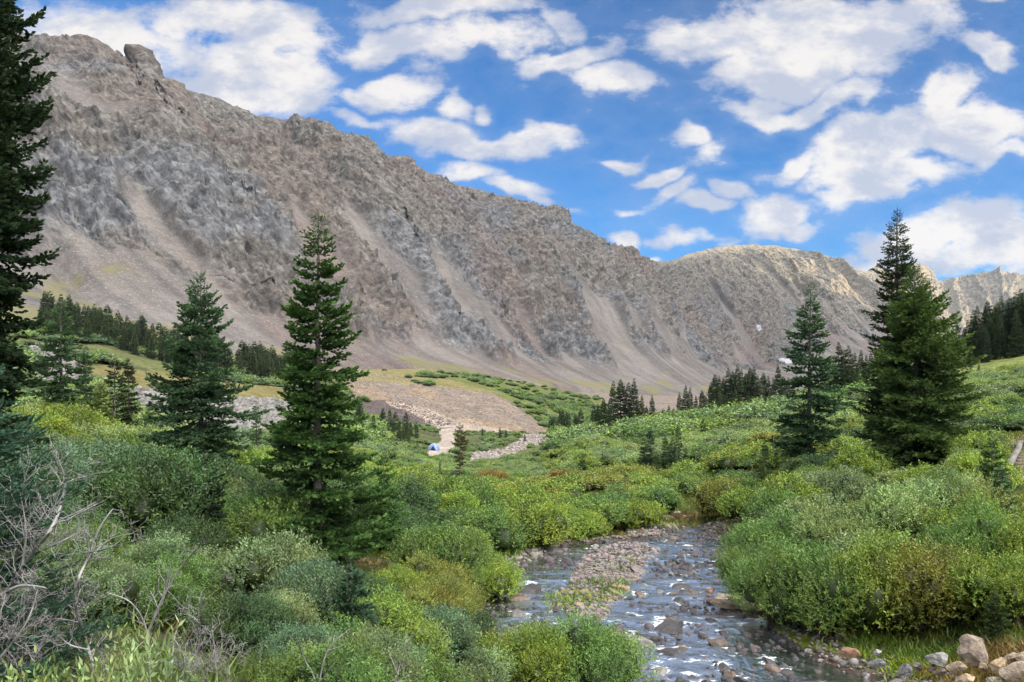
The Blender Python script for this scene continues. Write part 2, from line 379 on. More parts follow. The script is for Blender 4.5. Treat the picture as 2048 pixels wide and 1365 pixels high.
def build_ground():
    fa = np.radians(np.linspace(-46, 46, 1100)); ra = np.radians(np.linspace(46, 314, 130))[1:-1]
    ang = np.concatenate([fa, ra]); na = len(ang)
    r = np.concatenate([[0.3], np.geomspace(0.8, 9.5, 70)[:-1], np.geomspace(9.5, 50, 330)[:-1], np.geomspace(50, 620, 300), [800, 1100, 1600, 2500, 4000, 7000]])
    A, R = np.meshgrid(ang, r)
    x = R*np.sin(A); y = R*np.cos(A); z = gh(x, y)
    s, bar = stream_s(x, y)
    # colours of what lies on the ground
    n1 = fbm(x/3, y/3, 4, 101); n2 = fbm(x/25, y/25, 3, 102)
    col = np.empty(x.shape+(3,)); col[:] = (.050, .060, .026)
    mead = sst(-.25, .45, n2+.4*n1)
    col = col*(1-mead[..., None])+np.array((.085, .095, .035))*mead[..., None]
    stony = np.zeros(x.shape)
    def put(mask, c, st):
        nonlocal col, stony
        mk = mask.astype(float) if mask.dtype == bool else mask
        col = col*(1-mk[..., None])+np.array(c)*mk[..., None]; stony = stony*(1-mk)+st*mk
    far = sst(230, 320, y)*(y > 0)
    put(far*sst(-.6, .1, n1+.4), (.155, .13, .11), .9)
    for nm, c, st in (('leftochre', (.120, .108, .042), .1), ('bould', (.15, .14, .128), 1), ('bould2', (.15, .14, .128), 1),
                      ('mound', (.150, .125, .104), .9), ('moundochre', (.145, .13, .055), .3), ('slope', (.09, .105, .032), .1), ('tail', (.085, .07, .066), 1),
                      ('road2', (.24, .20, .165), .2), ('road', (.26, .225, .19), .1), ('wash', (.22, .19, .165), 1), ('hump', (.22, .14, .04), .3),
                      ('meadow', (.11, .135, .036), 0), ('ledge', (.20, .185, .165), .9), ('trail', (.27, .20, .14), .3)):
        put(region(nm, x, y, 16 if nm not in ('road', 'trail') else 3), c, st)
    fan = sst(.05, .5, fbm(x/14+9, y/14, 3, 140))*region('mound', x, y, 9)
    put(fan*.6, (.20, .145, .085), .5)
    nr = (y > 9.5) & (y < 48)
    shore = sst(-2.2, -.5, s+.5*n1)*nr; put(shore, (.085, .068, .048), .8)
    put(sst(-.3, .1, s)*nr, (.055, .045, .038), 1)
    put(sst(-.35, .25, bar)*nr, (.165, .145, .13), 1)
    v = HV-F*z/np.maximum(y, 1); u = U0+F*x/np.maximum(y, 1)
    put((inpoly(u+12*n1, v, [(1105, 1180), (1250, 1180), (1250, 1216), (1120, 1214)]) & nr).astype(float)*.8, (.19, .20, .03), .2)
    put((inpoly(u+12*n1, v, [(1480, 1235), (1560, 1250), (1660, 1290), (1700, 1310), (1580, 1290), (1500, 1262)]) & nr).astype(float)*.9, (.12, .16, .012), 0)
    put((inpoly(u+12*n1, v, [(1400, 1000), (1460, 1000), (1470, 1056), (1385, 1052)]) & nr).astype(float)*.8, (.16, .14, .03), 0)
    V = np.stack([x, y, z], -1).reshape(-1, 3)
    me = mesh_from('ground', V, grid_faces(len(r), na, True)[:, ::-1], {'stony': stony.ravel()}, True, {'col': col.reshape(-1, 3)})
    o = obj('ground', me, M['ground']); tag(o, kind='structure')
build_ground()

# ---------------------------------------------------------------- the stream
def water_mat():
    m = bpy.data.materials.new('stream water'); m.use_nodes = True; n = NT(m.node_tree)
    for x in list(n.n): n.n.remove(x)
    g = n.node('ShaderNodeNewGeometry', out='Position')
    st = n.vmath('MULTIPLY', g, (1.0, .55, 1.0))
    a = n.noise(st, 2.6, 6, .6, dist=.6); b = n.noise(st, 9.0, 5, .6, dist=.4)
    bp = n.n.new('ShaderNodeBump'); bp.inputs['Distance'].default_value = .10; bp.inputs['Strength'].default_value = .65
    n.l.new(n.math('ADD', a, n.math('MULTIPLY', b, .35)), bp.inputs['Height'])
    lw = n.n.new('ShaderNodeFresnel'); lw.inputs[0].default_value = 1.6; n.l.new(bp.outputs[0], lw.inputs[1])
    tr = n.node('ShaderNodeBsdfTransparent', {0: (.72, .78, .80, 1)})
    gl = n.node('ShaderNodeBsdfGlossy', {0: (1, 1, 1, 1), 1: .08, 'Normal': bp.outputs[0]}) if False else None
    gl = n.n.new('ShaderNodeBsdfGlossy'); gl.inputs['Roughness'].default_value = .10; n.l.new(bp.outputs[0], gl.inputs['Normal'])
    body = n.node('ShaderNodeBsdfDiffuse', {0: (.10, .14, .17, 1)})
    tb = n.node('ShaderNodeMixShader', {0: .45, 1: tr, 2: body})
    wmix = n.node('ShaderNodeMixShader', {0: n.math('MINIMUM', n.math('ADD', n.math('MULTIPLY', lw.outputs[0], 1.8), .20), .95), 1: tb, 2: gl.outputs[0]})
    foam = n.node('ShaderNodeBsdfDiffuse', {0: (.72, .77, .80, 1)})
    f1 = n.noise(n.vmath('MULTIPLY', g, (1.0, 1.6, 1.0)), 3.4, 8, .68, dist=1.0)
    fa = n.math('MULTIPLY', n.ramp(n.math('ADD', f1, n.math('MULTIPLY', n.attr('foam', 'Fac'), .22)), .64, .80), .9)
    out = n.node('ShaderNodeMixShader', {0: fa, 1: wmix, 2: foam})
    n.node('ShaderNodeOutputMaterial', {0: out})
    return m
ROCKS = []     # x, y, z, radius
rg = np.random.default_rng(7)
def plan_rocks():
    pts = []
    tries = 0
    while len(pts) < 300 and tries < 60000:
        tries += 1
        D = rg.uniform(11, 44)**1.0; v = HV-F*zwater(D)/D
        u = rg.uniform(940, 1900); x = (u-U0)/F*D
        s, b = stream_s(np.array([x]), np.array([D])); s = s[0]; b = b[0]
        if s < -1.3 or (s > 0 and D > 45) or (s < 0 and rg.random() < .72): continue
        if b > .3 and rg.random() < .75: continue
        if b > .3: rad = rg.uniform(.06, .14)
        elif s < -.1: rad = rg.lognormal(-2.1, .45)
        else:
            if b < 0 and x < 1.0 and rg.random() < .6: continue
            rad = rg.lognormal(-2.0, .50)
            if fbm(np.array([x/1.1]), np.array([D/1.9]), 2, 55)[0] < -.05 and rg.random() < .8: continue
        rad = min(max(rad, .06), .42)
        if D > 28: rad = max(rad, .12)
        if any((x-p[0])**2+(D-p[1])**2 < (.75*(rad+p[3]))**2 for p in pts): continue
        pts.append((x, D, 0, rad))
    return pts
ROCKS = plan_rocks()
def build_water():
    y = np.concatenate([np.linspace(9.6, 24, 420), np.linspace(24, 47, 320)[1:]]); un = np.linspace(-.075, .56, 560)
    Yg, Un = np.meshgrid(y, un, indexing='ij'); x = Un*Yg; s, bar = stream_s(x, Yg)
    z = zwater(Yg)+0.0
    step = fbm(x/1.6, Yg/.9, 3, 60)*.045+ridged(x/2.2, Yg/1.1, 2, 61)*.03
    z = z+step
    foam = np.clip(step*9, 0, .30)
    for (rx, ry, _, rad) in ROCKS:      # white water piles up against and runs off the rocks
        if rad < .13: continue
        m = (np.abs(x-rx) < rad*3) & (np.abs(Yg-ry) < rad*4)
        if not m.any(): continue
        dx = (x[m]-rx)/rad; dy = (Yg[m]-ry-rad*.9)/rad
        foam[m] = np.maximum(foam[m], 1.0*np.exp(-(dx*dx*.8+dy*dy*.35)))
    foam = np.clip(foam, 0, 1)*sst(0, .8, s)+.12*sst(.5, 2, s)
    keep = s > -1.2
    V = np.stack([x, Yg, z], -1).reshape(-1, 3); Q = grid_faces(*x.shape)
    kf = keep.ravel()[Q].any(1); Q = Q[kf]
    used = np.zeros(len(V), bool); used[Q.ravel()] = True; idx = np.cumsum(used)-1
    me = mesh_from('stream', V[used], idx[Q][:, ::-1], {'foam': foam.ravel()[used]}, True)
    o = obj('stream', me, water_mat()); tag(o, kind='structure')
build_water()

# ---------------------------------------------------------------- mountains
RV = np.array([(-700,-60),(-400,10),(-200,45),(0,60),(60,68),(100,75),(130,78),(150,85),(190,118),(225,125),(245,122),(258,116),(268,122),(278,140),(290,152),(300,160),(340,165),(400,190),(440,200),
 (500,230),(560,240),(610,238),(630,242),(650,262),(670,285),(700,283),(740,305),(790,318),(840,335),(880,355),(900,368),(950,380),(1020,395),(1070,415),(1100,430),(1130,455),(1170,470),
 (1225,500),(1243,490),(1260,510),(1300,522),(1340,523),(1380,508),(1430,495),(1490,490),(1550,492),(1600,500),(1650,520),(1700,537),(1745,545),(1800,580),(1850,640),(2150,760)], float)
def Wn(u, v, D): return np.array(((u-U0)/F*D, D, (HV-v)/F*D))
ST = [  # ridge, cliff foot, base:  (u, v, D) or world
 (('w',-900,-700,380),('w',-500,-600,90),('w',-260,-500,0)),
 (('w',-900,-250,400),('w',-460,-150,100),('w',-220,-100,5)),
 (('w',-890,250,410),('w',-430,170,95),('w',-215,140,12)),
 ((-700,0,790),(-300,420,380),(80,640,225)),
 ((-300,0,800),(130,480,380),(470,712,270)),
 ((80,0,850),(500,600,400),(700,748,315)),
 ((350,0,920),(690,625,480),(880,745,385)),
 ((630,0,1000),(910,675,580),(1100,772,450)),
 ((800,0,1080),(1050,700,650),(1220,785,530)),
 ((1000,0,1200),(1190,690,780),(1380,798,640)),
 ((1130,0,1330),(1320,700,900),(1500,800,780)),
 ((1250,0,1500),(1410,730,1100),(1600,790,950)),
 ((1330,0,1750),(1490,735,1300),(1690,780,1120)),
 ((1400,0,1950),(1560,710,1450),(1750,770,1250)),
 ((1490,0,2120),(1640,655,1700),(1840,760,1350)),
 ((1570,0,2230),(1720,620,1830),(1900,745,1450)),
 ((1650,0,2300),(1790,635,1950),(1970,740,1550)),
 ((1750,0,2400),(1870,680,2150),(2060,740,1750)),
 ((1810,0,2450),(1930,700,2250),(2150,745,1950))]
def build_mountain(name, ST, RV, ns, nq, matl, amp=1.0, seed=0, spur=1.0, far=False):
    def pt(p, ridge=False):
        if p[0] == 'w': return np.array(p[1:], float)
        v = np.interp(p[0], RV[:, 0], RV[:, 1]) if ridge else p[1]
        return Wn(p[0], v, p[2])
    Rr = np.array([pt(s[0], True) for s in ST]); Mm = np.array([pt(s[1]) for s in ST]); Bb = np.array([pt(s[2]) for s in ST])
    n = len(ST); sp = np.linspace(0, n-1, ns) if ns < 1000 else np.concatenate([np.linspace(0, 2.6, 160)[:-1], np.linspace(2.6, n-1, ns-159)])
    def cat(Pp):
        i = np.clip(sp.astype(int), 0, n-2); f = (sp-i)[:, None]
        p0 = Pp[np.maximum(i-1, 0)]; p1 = Pp[i]; p2 = Pp[i+1]; p3 = Pp[np.minimum(i+2, n-1)]
        return .5*((2*p1)+(-p0+p2)*f+(2*p0-5*p1+4*p2-p3)*f*f+(-p0+3*p1-3*p2+p3)*f**3)
    R = cat(Rr); Mc = cat(Mm); B = cat(Bb)
    uu = U0+F*R[:, 0]/np.maximum(R[:, 1], 1)
    inview = (R[:, 1] > 400) & (uu > -650) & (ST[-1][0][0] != 'w')
    R[:, 2] = np.where(inview, (HV-np.interp(uu, RV[:, 0], RV[:, 1]))/F*R[:, 1], R[:, 2])
    sm = np.concatenate([[0], np.cumsum(np.linalg.norm(np.diff(Mc[:, :2], axis=0), axis=1))])   # metres along
    q = np.linspace(0, 1, nq)[:, None]
    Ls = np.linalg.norm(R-Mc, axis=1); Lt = np.linalg.norm(Mc-B, axis=1)
    qm = .36
    k1 = np.clip(q/qm, 0, 1)[..., None]; k2 = np.clip((q-qm)/(1-qm), 0, 1)[..., None]
    Pm = np.where(q[..., None] < qm, B*(1-k1)+Mc*k1, Mc*(1-k2)+R*k2)
    # talus is concave, cliffs slightly convex
    zz = Pm[..., 2]; zz = zz-np.where(q < qm, 0.10*np.sin(np.pi*k1[..., 0])*(Mc[:, 2]-B[:, 2]), 0)+np.where(q >= qm, .03*np.sin(np.pi*k2[..., 0])*(R[:, 2]-Mc[:, 2]), 0)
    Pm[..., 2] = zz
    dm = np.where(q < qm, k1[..., 0]*Lt, Lt+k2[..., 0]*Ls)       # metres up the slope
    S = np.broadcast_to(sm, dm.shape)+0.0
    ds = np.gradient(Pm, axis=1); dq = np.gradient(Pm, axis=0)
    N = np.cross(ds, dq); N /= np.maximum(np.linalg.norm(N, axis=-1, keepdims=True), 1e-6)
    N *= np.sign(N[..., 2:3]+1e-9)
    up = k2[..., 0]
    fy = sst(1500, 1950, Pm[..., 1]) if ns > 1000 else 0*Pm[..., 1]      # the far peak: pale, with broad clean ribs
    env = sst(0, .10+.25*fy, 1-up)                                      # calm at the skyline
    wS = S+fbm(S/70, dm/110, 3, seed+40)*14+fbm(S/17, dm/30, 2, seed+41)*2.0
    foot = .075+.13*fbm(S/70, S*0, 3, seed+1)+.05*fbm(S/14, dm/90, 2, seed+2)
    chute = sst(.44, .74, ridged(wS/95, dm/520, 2, seed+3, rot=False)*.5+.5*fbm(wS/30, dm/260, 2, seed+4)+.35-.55*up)
    rock = sst(-.02, .05, (q-qm)+foot*1.0)*(1-chute*sst(.95, .45, up)*.95)
    spurs = ridged(wS/120, dm/900, 2, seed+5, rot=False)
    h = spurs*(15+20*fy)*spur*env*sst(qm*.3, qm*1.5, q)
    h = h+ridged(wS/38, dm/150, 3, seed+6, rot=False)*13*rock*(.25+.75*env)*amp
    h = h+ridged((wS+dm*.35)/13, (dm-wS*.2)/30, 3, seed+7)*5.0*rock*(.45+.55*env)*amp*(1-.55*fy)
    h = h+ridged((wS+dm*.2)/5.2, dm/8.5, 2, seed+8)*2.4*rock*amp*(1-.5*fy)
    for (cs, cl, am, sd_) in ((15, 30, 3.4, 61), (7, 13, 2.4, 62), (3.2, 5.5, 1.1, 63)):      # broken blocks and ledges
        ca = (wS+dm*.45)/cs+fbm(wS/9, dm/14, 2, seed+sd_)*.55; cb = (dm-wS*.3)/cl+fbm(wS/11+7, dm/12, 2, seed+sd_+5)*.55+_h(np.floor(ca).astype(np.int64), np.floor(ca).astype(np.int64)*0, seed+sd_)
        ia, ib = np.floor(ca).astype(np.int64), np.floor(cb).astype(np.int64)
        h = h+((_h(ia, ib, seed+sd_+9)-.5)+(_h(ia, ib, seed+sd_+11)-.5)*(ca-ia-.5)*1.4+(_h(ia, ib, seed+sd_+12)-.5)*(cb-ib-.5)*1.4)*am*rock*(1-.4*fy)
    h = h+fbm(wS/2.0, dm/2.6, 2, seed+9)*.8*rock*amp
    h = h+fbm(wS/45, dm/400, 3, seed+10)*3.2*(1-rock)*env*sst(0, .2, q)+fbm(S/4, dm/4, 3, seed+11)*.16*(1-rock)
    h = h*(1-.80*sst(.90, 1.0, up)*(1 if ns > 1000 else 0))
    Pm = Pm+N*h[..., None]
    Pm[..., 2] -= 7*(1-sst(0, .04, q))
    jag = fbm(S/16, dm*0+3, 4, seed+12)*2.6*sst(.93, 1, up)*amp; Pm[..., 2] += jag
    # the far side of the ridge
    back = []
    dirb = R-B; dirb[:, 2] = 0; dirb /= np.linalg.norm(dirb, axis=1, keepdims=True)
    for d in (6, 18, 45, 110, 260, 420):
        p = Pm[-1]+dirb*d; p[:, 2] -= d*(.45 if d < 20 else .62)-3*fbm(sm/20, sm*0+d, 2, seed+13); back.append(p)
    G = np.concatenate([Pm, np.array(back)])
    rk = np.concatenate([rock, np.ones((6, ns))]); 
    red = sst(.12, .5, fbm(wS/95+5, dm/240, 3, seed+14)+.25*fbm(wS/9, dm/50, 3, seed+15)); red = np.concatenate([red, np.zeros((6, ns))])
    blue = sst(.0, .45, fbm(S/110+2, dm/120, 3, seed+16)+.5-1.1*up); blue = np.concatenate([blue, np.zeros((6, ns))])
    grass = sst(.1, .45, fbm(wS/30+8, dm/30, 3, seed+17)+.35-q/qm*1.2)*(1-rock); grass = np.concatenate([grass, np.zeros((6, ns))])
    streak = np.concatenate([fbm(wS/11, dm/420, 4, seed+21), np.zeros((6, ns))])*.5+.5
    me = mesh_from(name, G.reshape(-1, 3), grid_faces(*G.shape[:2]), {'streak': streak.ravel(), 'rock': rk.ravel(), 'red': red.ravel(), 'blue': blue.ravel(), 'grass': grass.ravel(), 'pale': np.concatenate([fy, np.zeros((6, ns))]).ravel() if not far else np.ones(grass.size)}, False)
    # keep the facets crisp on rock
    o = obj(name, me, matl); tag(o, kind='structure')
    return o
def mountain_mat(name, tint=(1, 1, 1)):
    m, n, bs = material(name, .95, .12)
    g = n.node('ShaderNodeNewGeometry', out='Position')
    a = n.noise(g, .020, 6, .6); b = n.noise(g, .09, 5, .62, dist=.5); d = n.noise(g, .27, 4, .72); e = n.noise(g, .045, 3, .6)
    rk = n.mix(n.ramp(b, .30, .70), (.056, .052, .048), (.136, .128, .117))
    rk = n.mix(n.math('MULTIPLY', n.attr('blue', 'Fac'), .6), rk, n.mix(n.ramp(b, .32, .68), (.056, .061, .070), (.126, .136, .152)))
    rk = n.mix(n.math('MULTIPLY', n.ramp(e, .52, .70), .4), rk, (.104, .088, .068))
    rk = n.mix(n.math('MULTIPLY', n.attr('red', 'Fac'), .32), rk, (.108, .078, .064))
    gr = n.vmath('MULTIPLY', n.node('ShaderNodeVectorRotate', {'Vector': g, 'Angle': math.radians(-50)}, rotation_type='Y_AXIS'), (.30, .8, 1.25))
    d = n.math('ADD', n.math('MULTIPLY', n.noise(gr, .24, 5, .72), .6), n.math('MULTIPLY', d, .4))
    cr = n.math('ABSOLUTE', n.math('SUBTRACT', n.noise(gr, .085, 4, .62, dist=.5), .5))
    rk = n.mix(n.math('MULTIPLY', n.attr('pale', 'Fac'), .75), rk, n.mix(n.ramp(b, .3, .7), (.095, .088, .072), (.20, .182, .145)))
    rk = n.mix(n.ramp(cr, .0, .022, .55, 0.0), rk, (.045, .042, .043))
    rk = n.mix(1.0, rk, n.mix(n.ramp(d, .33, .67), (.40, .40, .42), (1.56, 1.55, 1.52)), 'MULTIPLY')
    scr = n.mix(n.ramp(a, .35, .65), (.082, .073, .067), (.112, .102, .095))
    scr = n.mix(n.math('MULTIPLY', n.attr('red', 'Fac'), .65), scr, (.096, .071, .063))
    scr = n.mix(1.0, scr, n.mix(n.ramp(d, .35, .65), (.82, .82, .82), (1.17, 1.17, 1.17)), 'MULTIPLY')
    scr = n.mix(1.0, scr, n.mix(n.ramp(n.attr('streak', 'Fac'), .3, .7), (.78, .80, .82), (1.20, 1.17, 1.15)), 'MULTIPLY')
    sp = n.noise(g, .9, 3, .75); scr = n.mix(n.math('MULTIPLY', n.ramp(sp, .56, .66), .6), scr, (.27, .26, .25))
    scr = n.mix(n.math('MULTIPLY', n.attr('grass', 'Fac'), .6), scr, (.13, .12, .045))
    c = n.mix(n.attr('rock', 'Fac'), scr, rk)
    c = n.mix(1.0, c, tint, 'MULTIPLY')
    n.l.new(c, bs.inputs['Base Color'])
    bp = n.n.new('ShaderNodeBump'); bp.inputs['Distance'].default_value = 2.2; bp.inputs['Strength'].default_value = .9
    hh = n.math('ADD', n.math('MULTIPLY', b, .7), n.math('MULTIPLY', d, .8))
    n.l.new(n.math('MULTIPLY', hh, n.math('ADD', n.math('MULTIPLY', n.attr('rock', 'Fac'), .9), .1)), bp.inputs['Height']); n.l.new(bp.outputs[0], bs.inputs['Normal'])
    return m
M['mount'] = mountain_mat('mountain rock and scree')
build_mountain('mountain', ST, RV, 2050, 640, M['mount'])
RV2 = np.array([(1500,640),(1640,600),(1690,572),(1740,548),(1790,538),(1830,540),(1850,552),(1870,562),(1895,564),(1930,552),(1965,546),(2010,543),(2030,549),(2060,560),(2120,590),(2250,640),(2400,700)], float)
ST2 = [((u, 0, D), (u+25, v, D-330), (u+70, 735, D-750)) for u, v, D in
       ((1560,690,3000),(1650,680,3050),(1740,650,3100),(1830,640,3200),(1890,650,3350),(1950,650,3450),(2010,640,3500),(2080,650,3500),(2200,690,3500))]
M['mount_far'] = mountain_mat('distant mountain rock', (1.05, 1.05, 1.05))
build_mountain('distant_mountain', ST2, RV2, 500, 150, M['mount_far'], amp=1.3, seed=300, spur=3.0, far=True)

# unseen mountain added at right, ridge shaped to keep low sun off the valley
SB = [('w',1350,-1400,700),('w',1330,-700,760),('w',1300,-100,770),('w',1300,400,760),('w',1300,900,745),('w',1300,1120,730),('w',1300,1260,600),('w',1300,1400,430),('w',1300,1520,290),('w',1300,1640,190),('w',1300,1780,130),('w',1300,1950,190)]
STB = [(r, ('w', 950+max(0, r[2]-900)*.25, r[2], 40+r[3]*.42), ('w', 640+max(0, r[2]-700)*.62, r[2], r[3]*.04)) for r in SB]
build_mountain('sun_blocking_mountain', STB, RV, 420, 160, M['mount_far'], amp=2.0, seed=500, spur=1.2)

# snow patches left in the scree
def on_mesh(o, u, v):
    d = Wn(u, v, 1.0); d = Vector(d).normalized()
    hit, loc, nor, idx = o.ray_cast(Vector((0, 0, 0)), d)
    return (loc, nor) if hit else (None, None)
# ---------------------------------------------------------------- plants: shape generators
def unit(a): return a/np.maximum(np.linalg.norm(a, axis=-1, keepdims=True), 1e-9)
def lens(p, d, side, L, w, bend=None, at=.42):
    """rhombic blades: base p, direction d, half width along side; returns V (4n,3), Q (n,4)"""
    n = len(p); L = np.broadcast_to(L, (n,))[:, None]; w = np.broadcast_to(w, (n,))[:, None]
    mid = p+d*L*at; tip = p+d*L
    if bend is not None: tip = tip+bend
    V = np.stack([p, mid+side*w*.5, tip, mid-side*w*.5], 1).reshape(-1, 3)
    return V, np.arange(4*n).reshape(-1, 4)
def tube(pts, r0, r1, k=4):
    pts = np.asarray(pts, float); n = len(pts)
    dd = unit(np.gradient(pts, axis=0)); up = np.array([.13, .21, 1.0]); s = unit(np.cross(dd, up)); t2 = np.cross(dd, s)
    a = np.linspace(0, 2*np.pi, k, endpoint=False); r = np.linspace(r0, r1, n)[:, None, None]
    V = pts[:, None, :]+r*(s[:, None, :]*np.cos(a)[None, :, None]+t2[:, None, :]*np.sin(a)[None, :, None])
    return V.reshape(-1, 3), grid_faces(n, k, True)

def willow(seed, nclus, leaf, lw, per, R=1.0, H=1.25, core=.62, stems=14, var=1.0):
    """a rounded willow bush of about unit radius: leafy twig ends over a lumpy dome, bare stems below"""
    g = np.random.default_rng(seed)
    # lumps
    nl = 13; la = g.uniform(0, 2*np.pi, nl); lr = np.sqrt(g.uniform(0, 1, nl))*.68; lz = g.uniform(.42, .80, nl)*(1-.45*lr)
    lc = np.stack([np.cos(la)*lr*R, np.sin(la)*lr*R, lz*H], 1); ls = g.uniform(.26, .44, nl)*R
    k = g.integers(0, nl, nclus)
    d = unit(g.normal(size=(nclus, 3))+np.array([0, 0, .45]))
    rad = ls[k]*(g.uniform(0, 1, nclus)**.28)
    p = lc[k]+d*rad[:, None]*np.array([1.1, 1.1, 1.0])
    ok = p[:, 2] > .06*H+.15*H*g.uniform(0, 1, nclus)
    p = p[ok]; d = d[ok]; n = len(p); kk = k[ok]
    ax = unit(d*.7+np.array([0, 0, .75])+g.normal(size=(n, 3))*.28)
    T = np.tile(np.arange(per)/per, (n, 1)); tl = leaf*3.0*g.uniform(.7, 1.3, n)
    P = p[:, None, :]+ax[:, None, :]*(T*tl[:, None])[..., None]
    e = unit(np.cross(ax, g.normal(size=(n, 3)))); f = np.cross(ax, e)
    an = T*per*2.4+g.uniform(0, 6.28, (n, 1))
    o = e[:, None, :]*np.cos(an)[..., None]+f[:, None, :]*np.sin(an)[..., None]
    dl = unit(o*.8+ax[:, None, :]*.75+g.normal(size=o.shape)*.2)
    sd = unit(np.cross(dl, ax[:, None, :]+g.normal(size=o.shape)*.5))
    m = n*per; L = leaf*g.uniform(.6, 1.15, m)
    V, Q = lens(P.reshape(-1, 3), dl.reshape(-1, 3), sd.reshape(-1, 3), L, L*lw)
    tone = np.repeat((1+var*g.uniform(-.28, .28, n))*(.80+.4*g.uniform(0, 1, nl)[kk]), per)*(1+var*g.uniform(-.2, .2, m))
    warm = np.repeat(g.uniform(-.12, .16, nl)[kk], per)+g.uniform(-.08, .08, m)
    sil = (g.uniform(0, 1, m) < .10*var)
    col = np.stack([tone*(1+warm), tone, tone*(1-warm)], 1); col[sil] = col[sil]*np.array([1.5, 1.4, 1.7])
    A = Acc(); A.add(V, Q, np.repeat(col, 4, axis=0))
    if core:
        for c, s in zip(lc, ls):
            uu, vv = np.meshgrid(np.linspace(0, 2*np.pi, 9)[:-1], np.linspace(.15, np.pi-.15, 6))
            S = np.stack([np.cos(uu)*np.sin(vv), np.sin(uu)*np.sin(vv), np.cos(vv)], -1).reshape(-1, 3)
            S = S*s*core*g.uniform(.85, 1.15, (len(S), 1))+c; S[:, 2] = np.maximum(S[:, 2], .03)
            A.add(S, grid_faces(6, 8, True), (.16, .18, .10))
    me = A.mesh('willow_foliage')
    B = Acc()
    for i in range(stems):
        c = lc[g.integers(0, nl)]*g.uniform(.7, 1.0); b = c*np.array([.22, .22, 0])+g.normal(size=3)*np.array([.07, .07, 0])
        tt = np.linspace(0, 1, 5)[:, None]; mid = c*np.array([.75, .75, .4])
        pt = (1-tt)**2*b+2*tt*(1-tt)*mid+tt*tt*c; pt[0, 2] = -.15
        v, q = tube(pt, .022, .008, 4); B.add(v, q)
        for j in range(3):
            s0 = pt[g.integers(1, 4)]; e0 = s0+unit(c-b+g.normal(size=3)*.4)*g.uniform(.2, .4); v, q = tube(np.array([s0, (s0+e0)/2+g.normal(size=3)*.02, e0]), .010, .004, 3); B.add(v, q)
    return me, B.mesh('willow_stems')

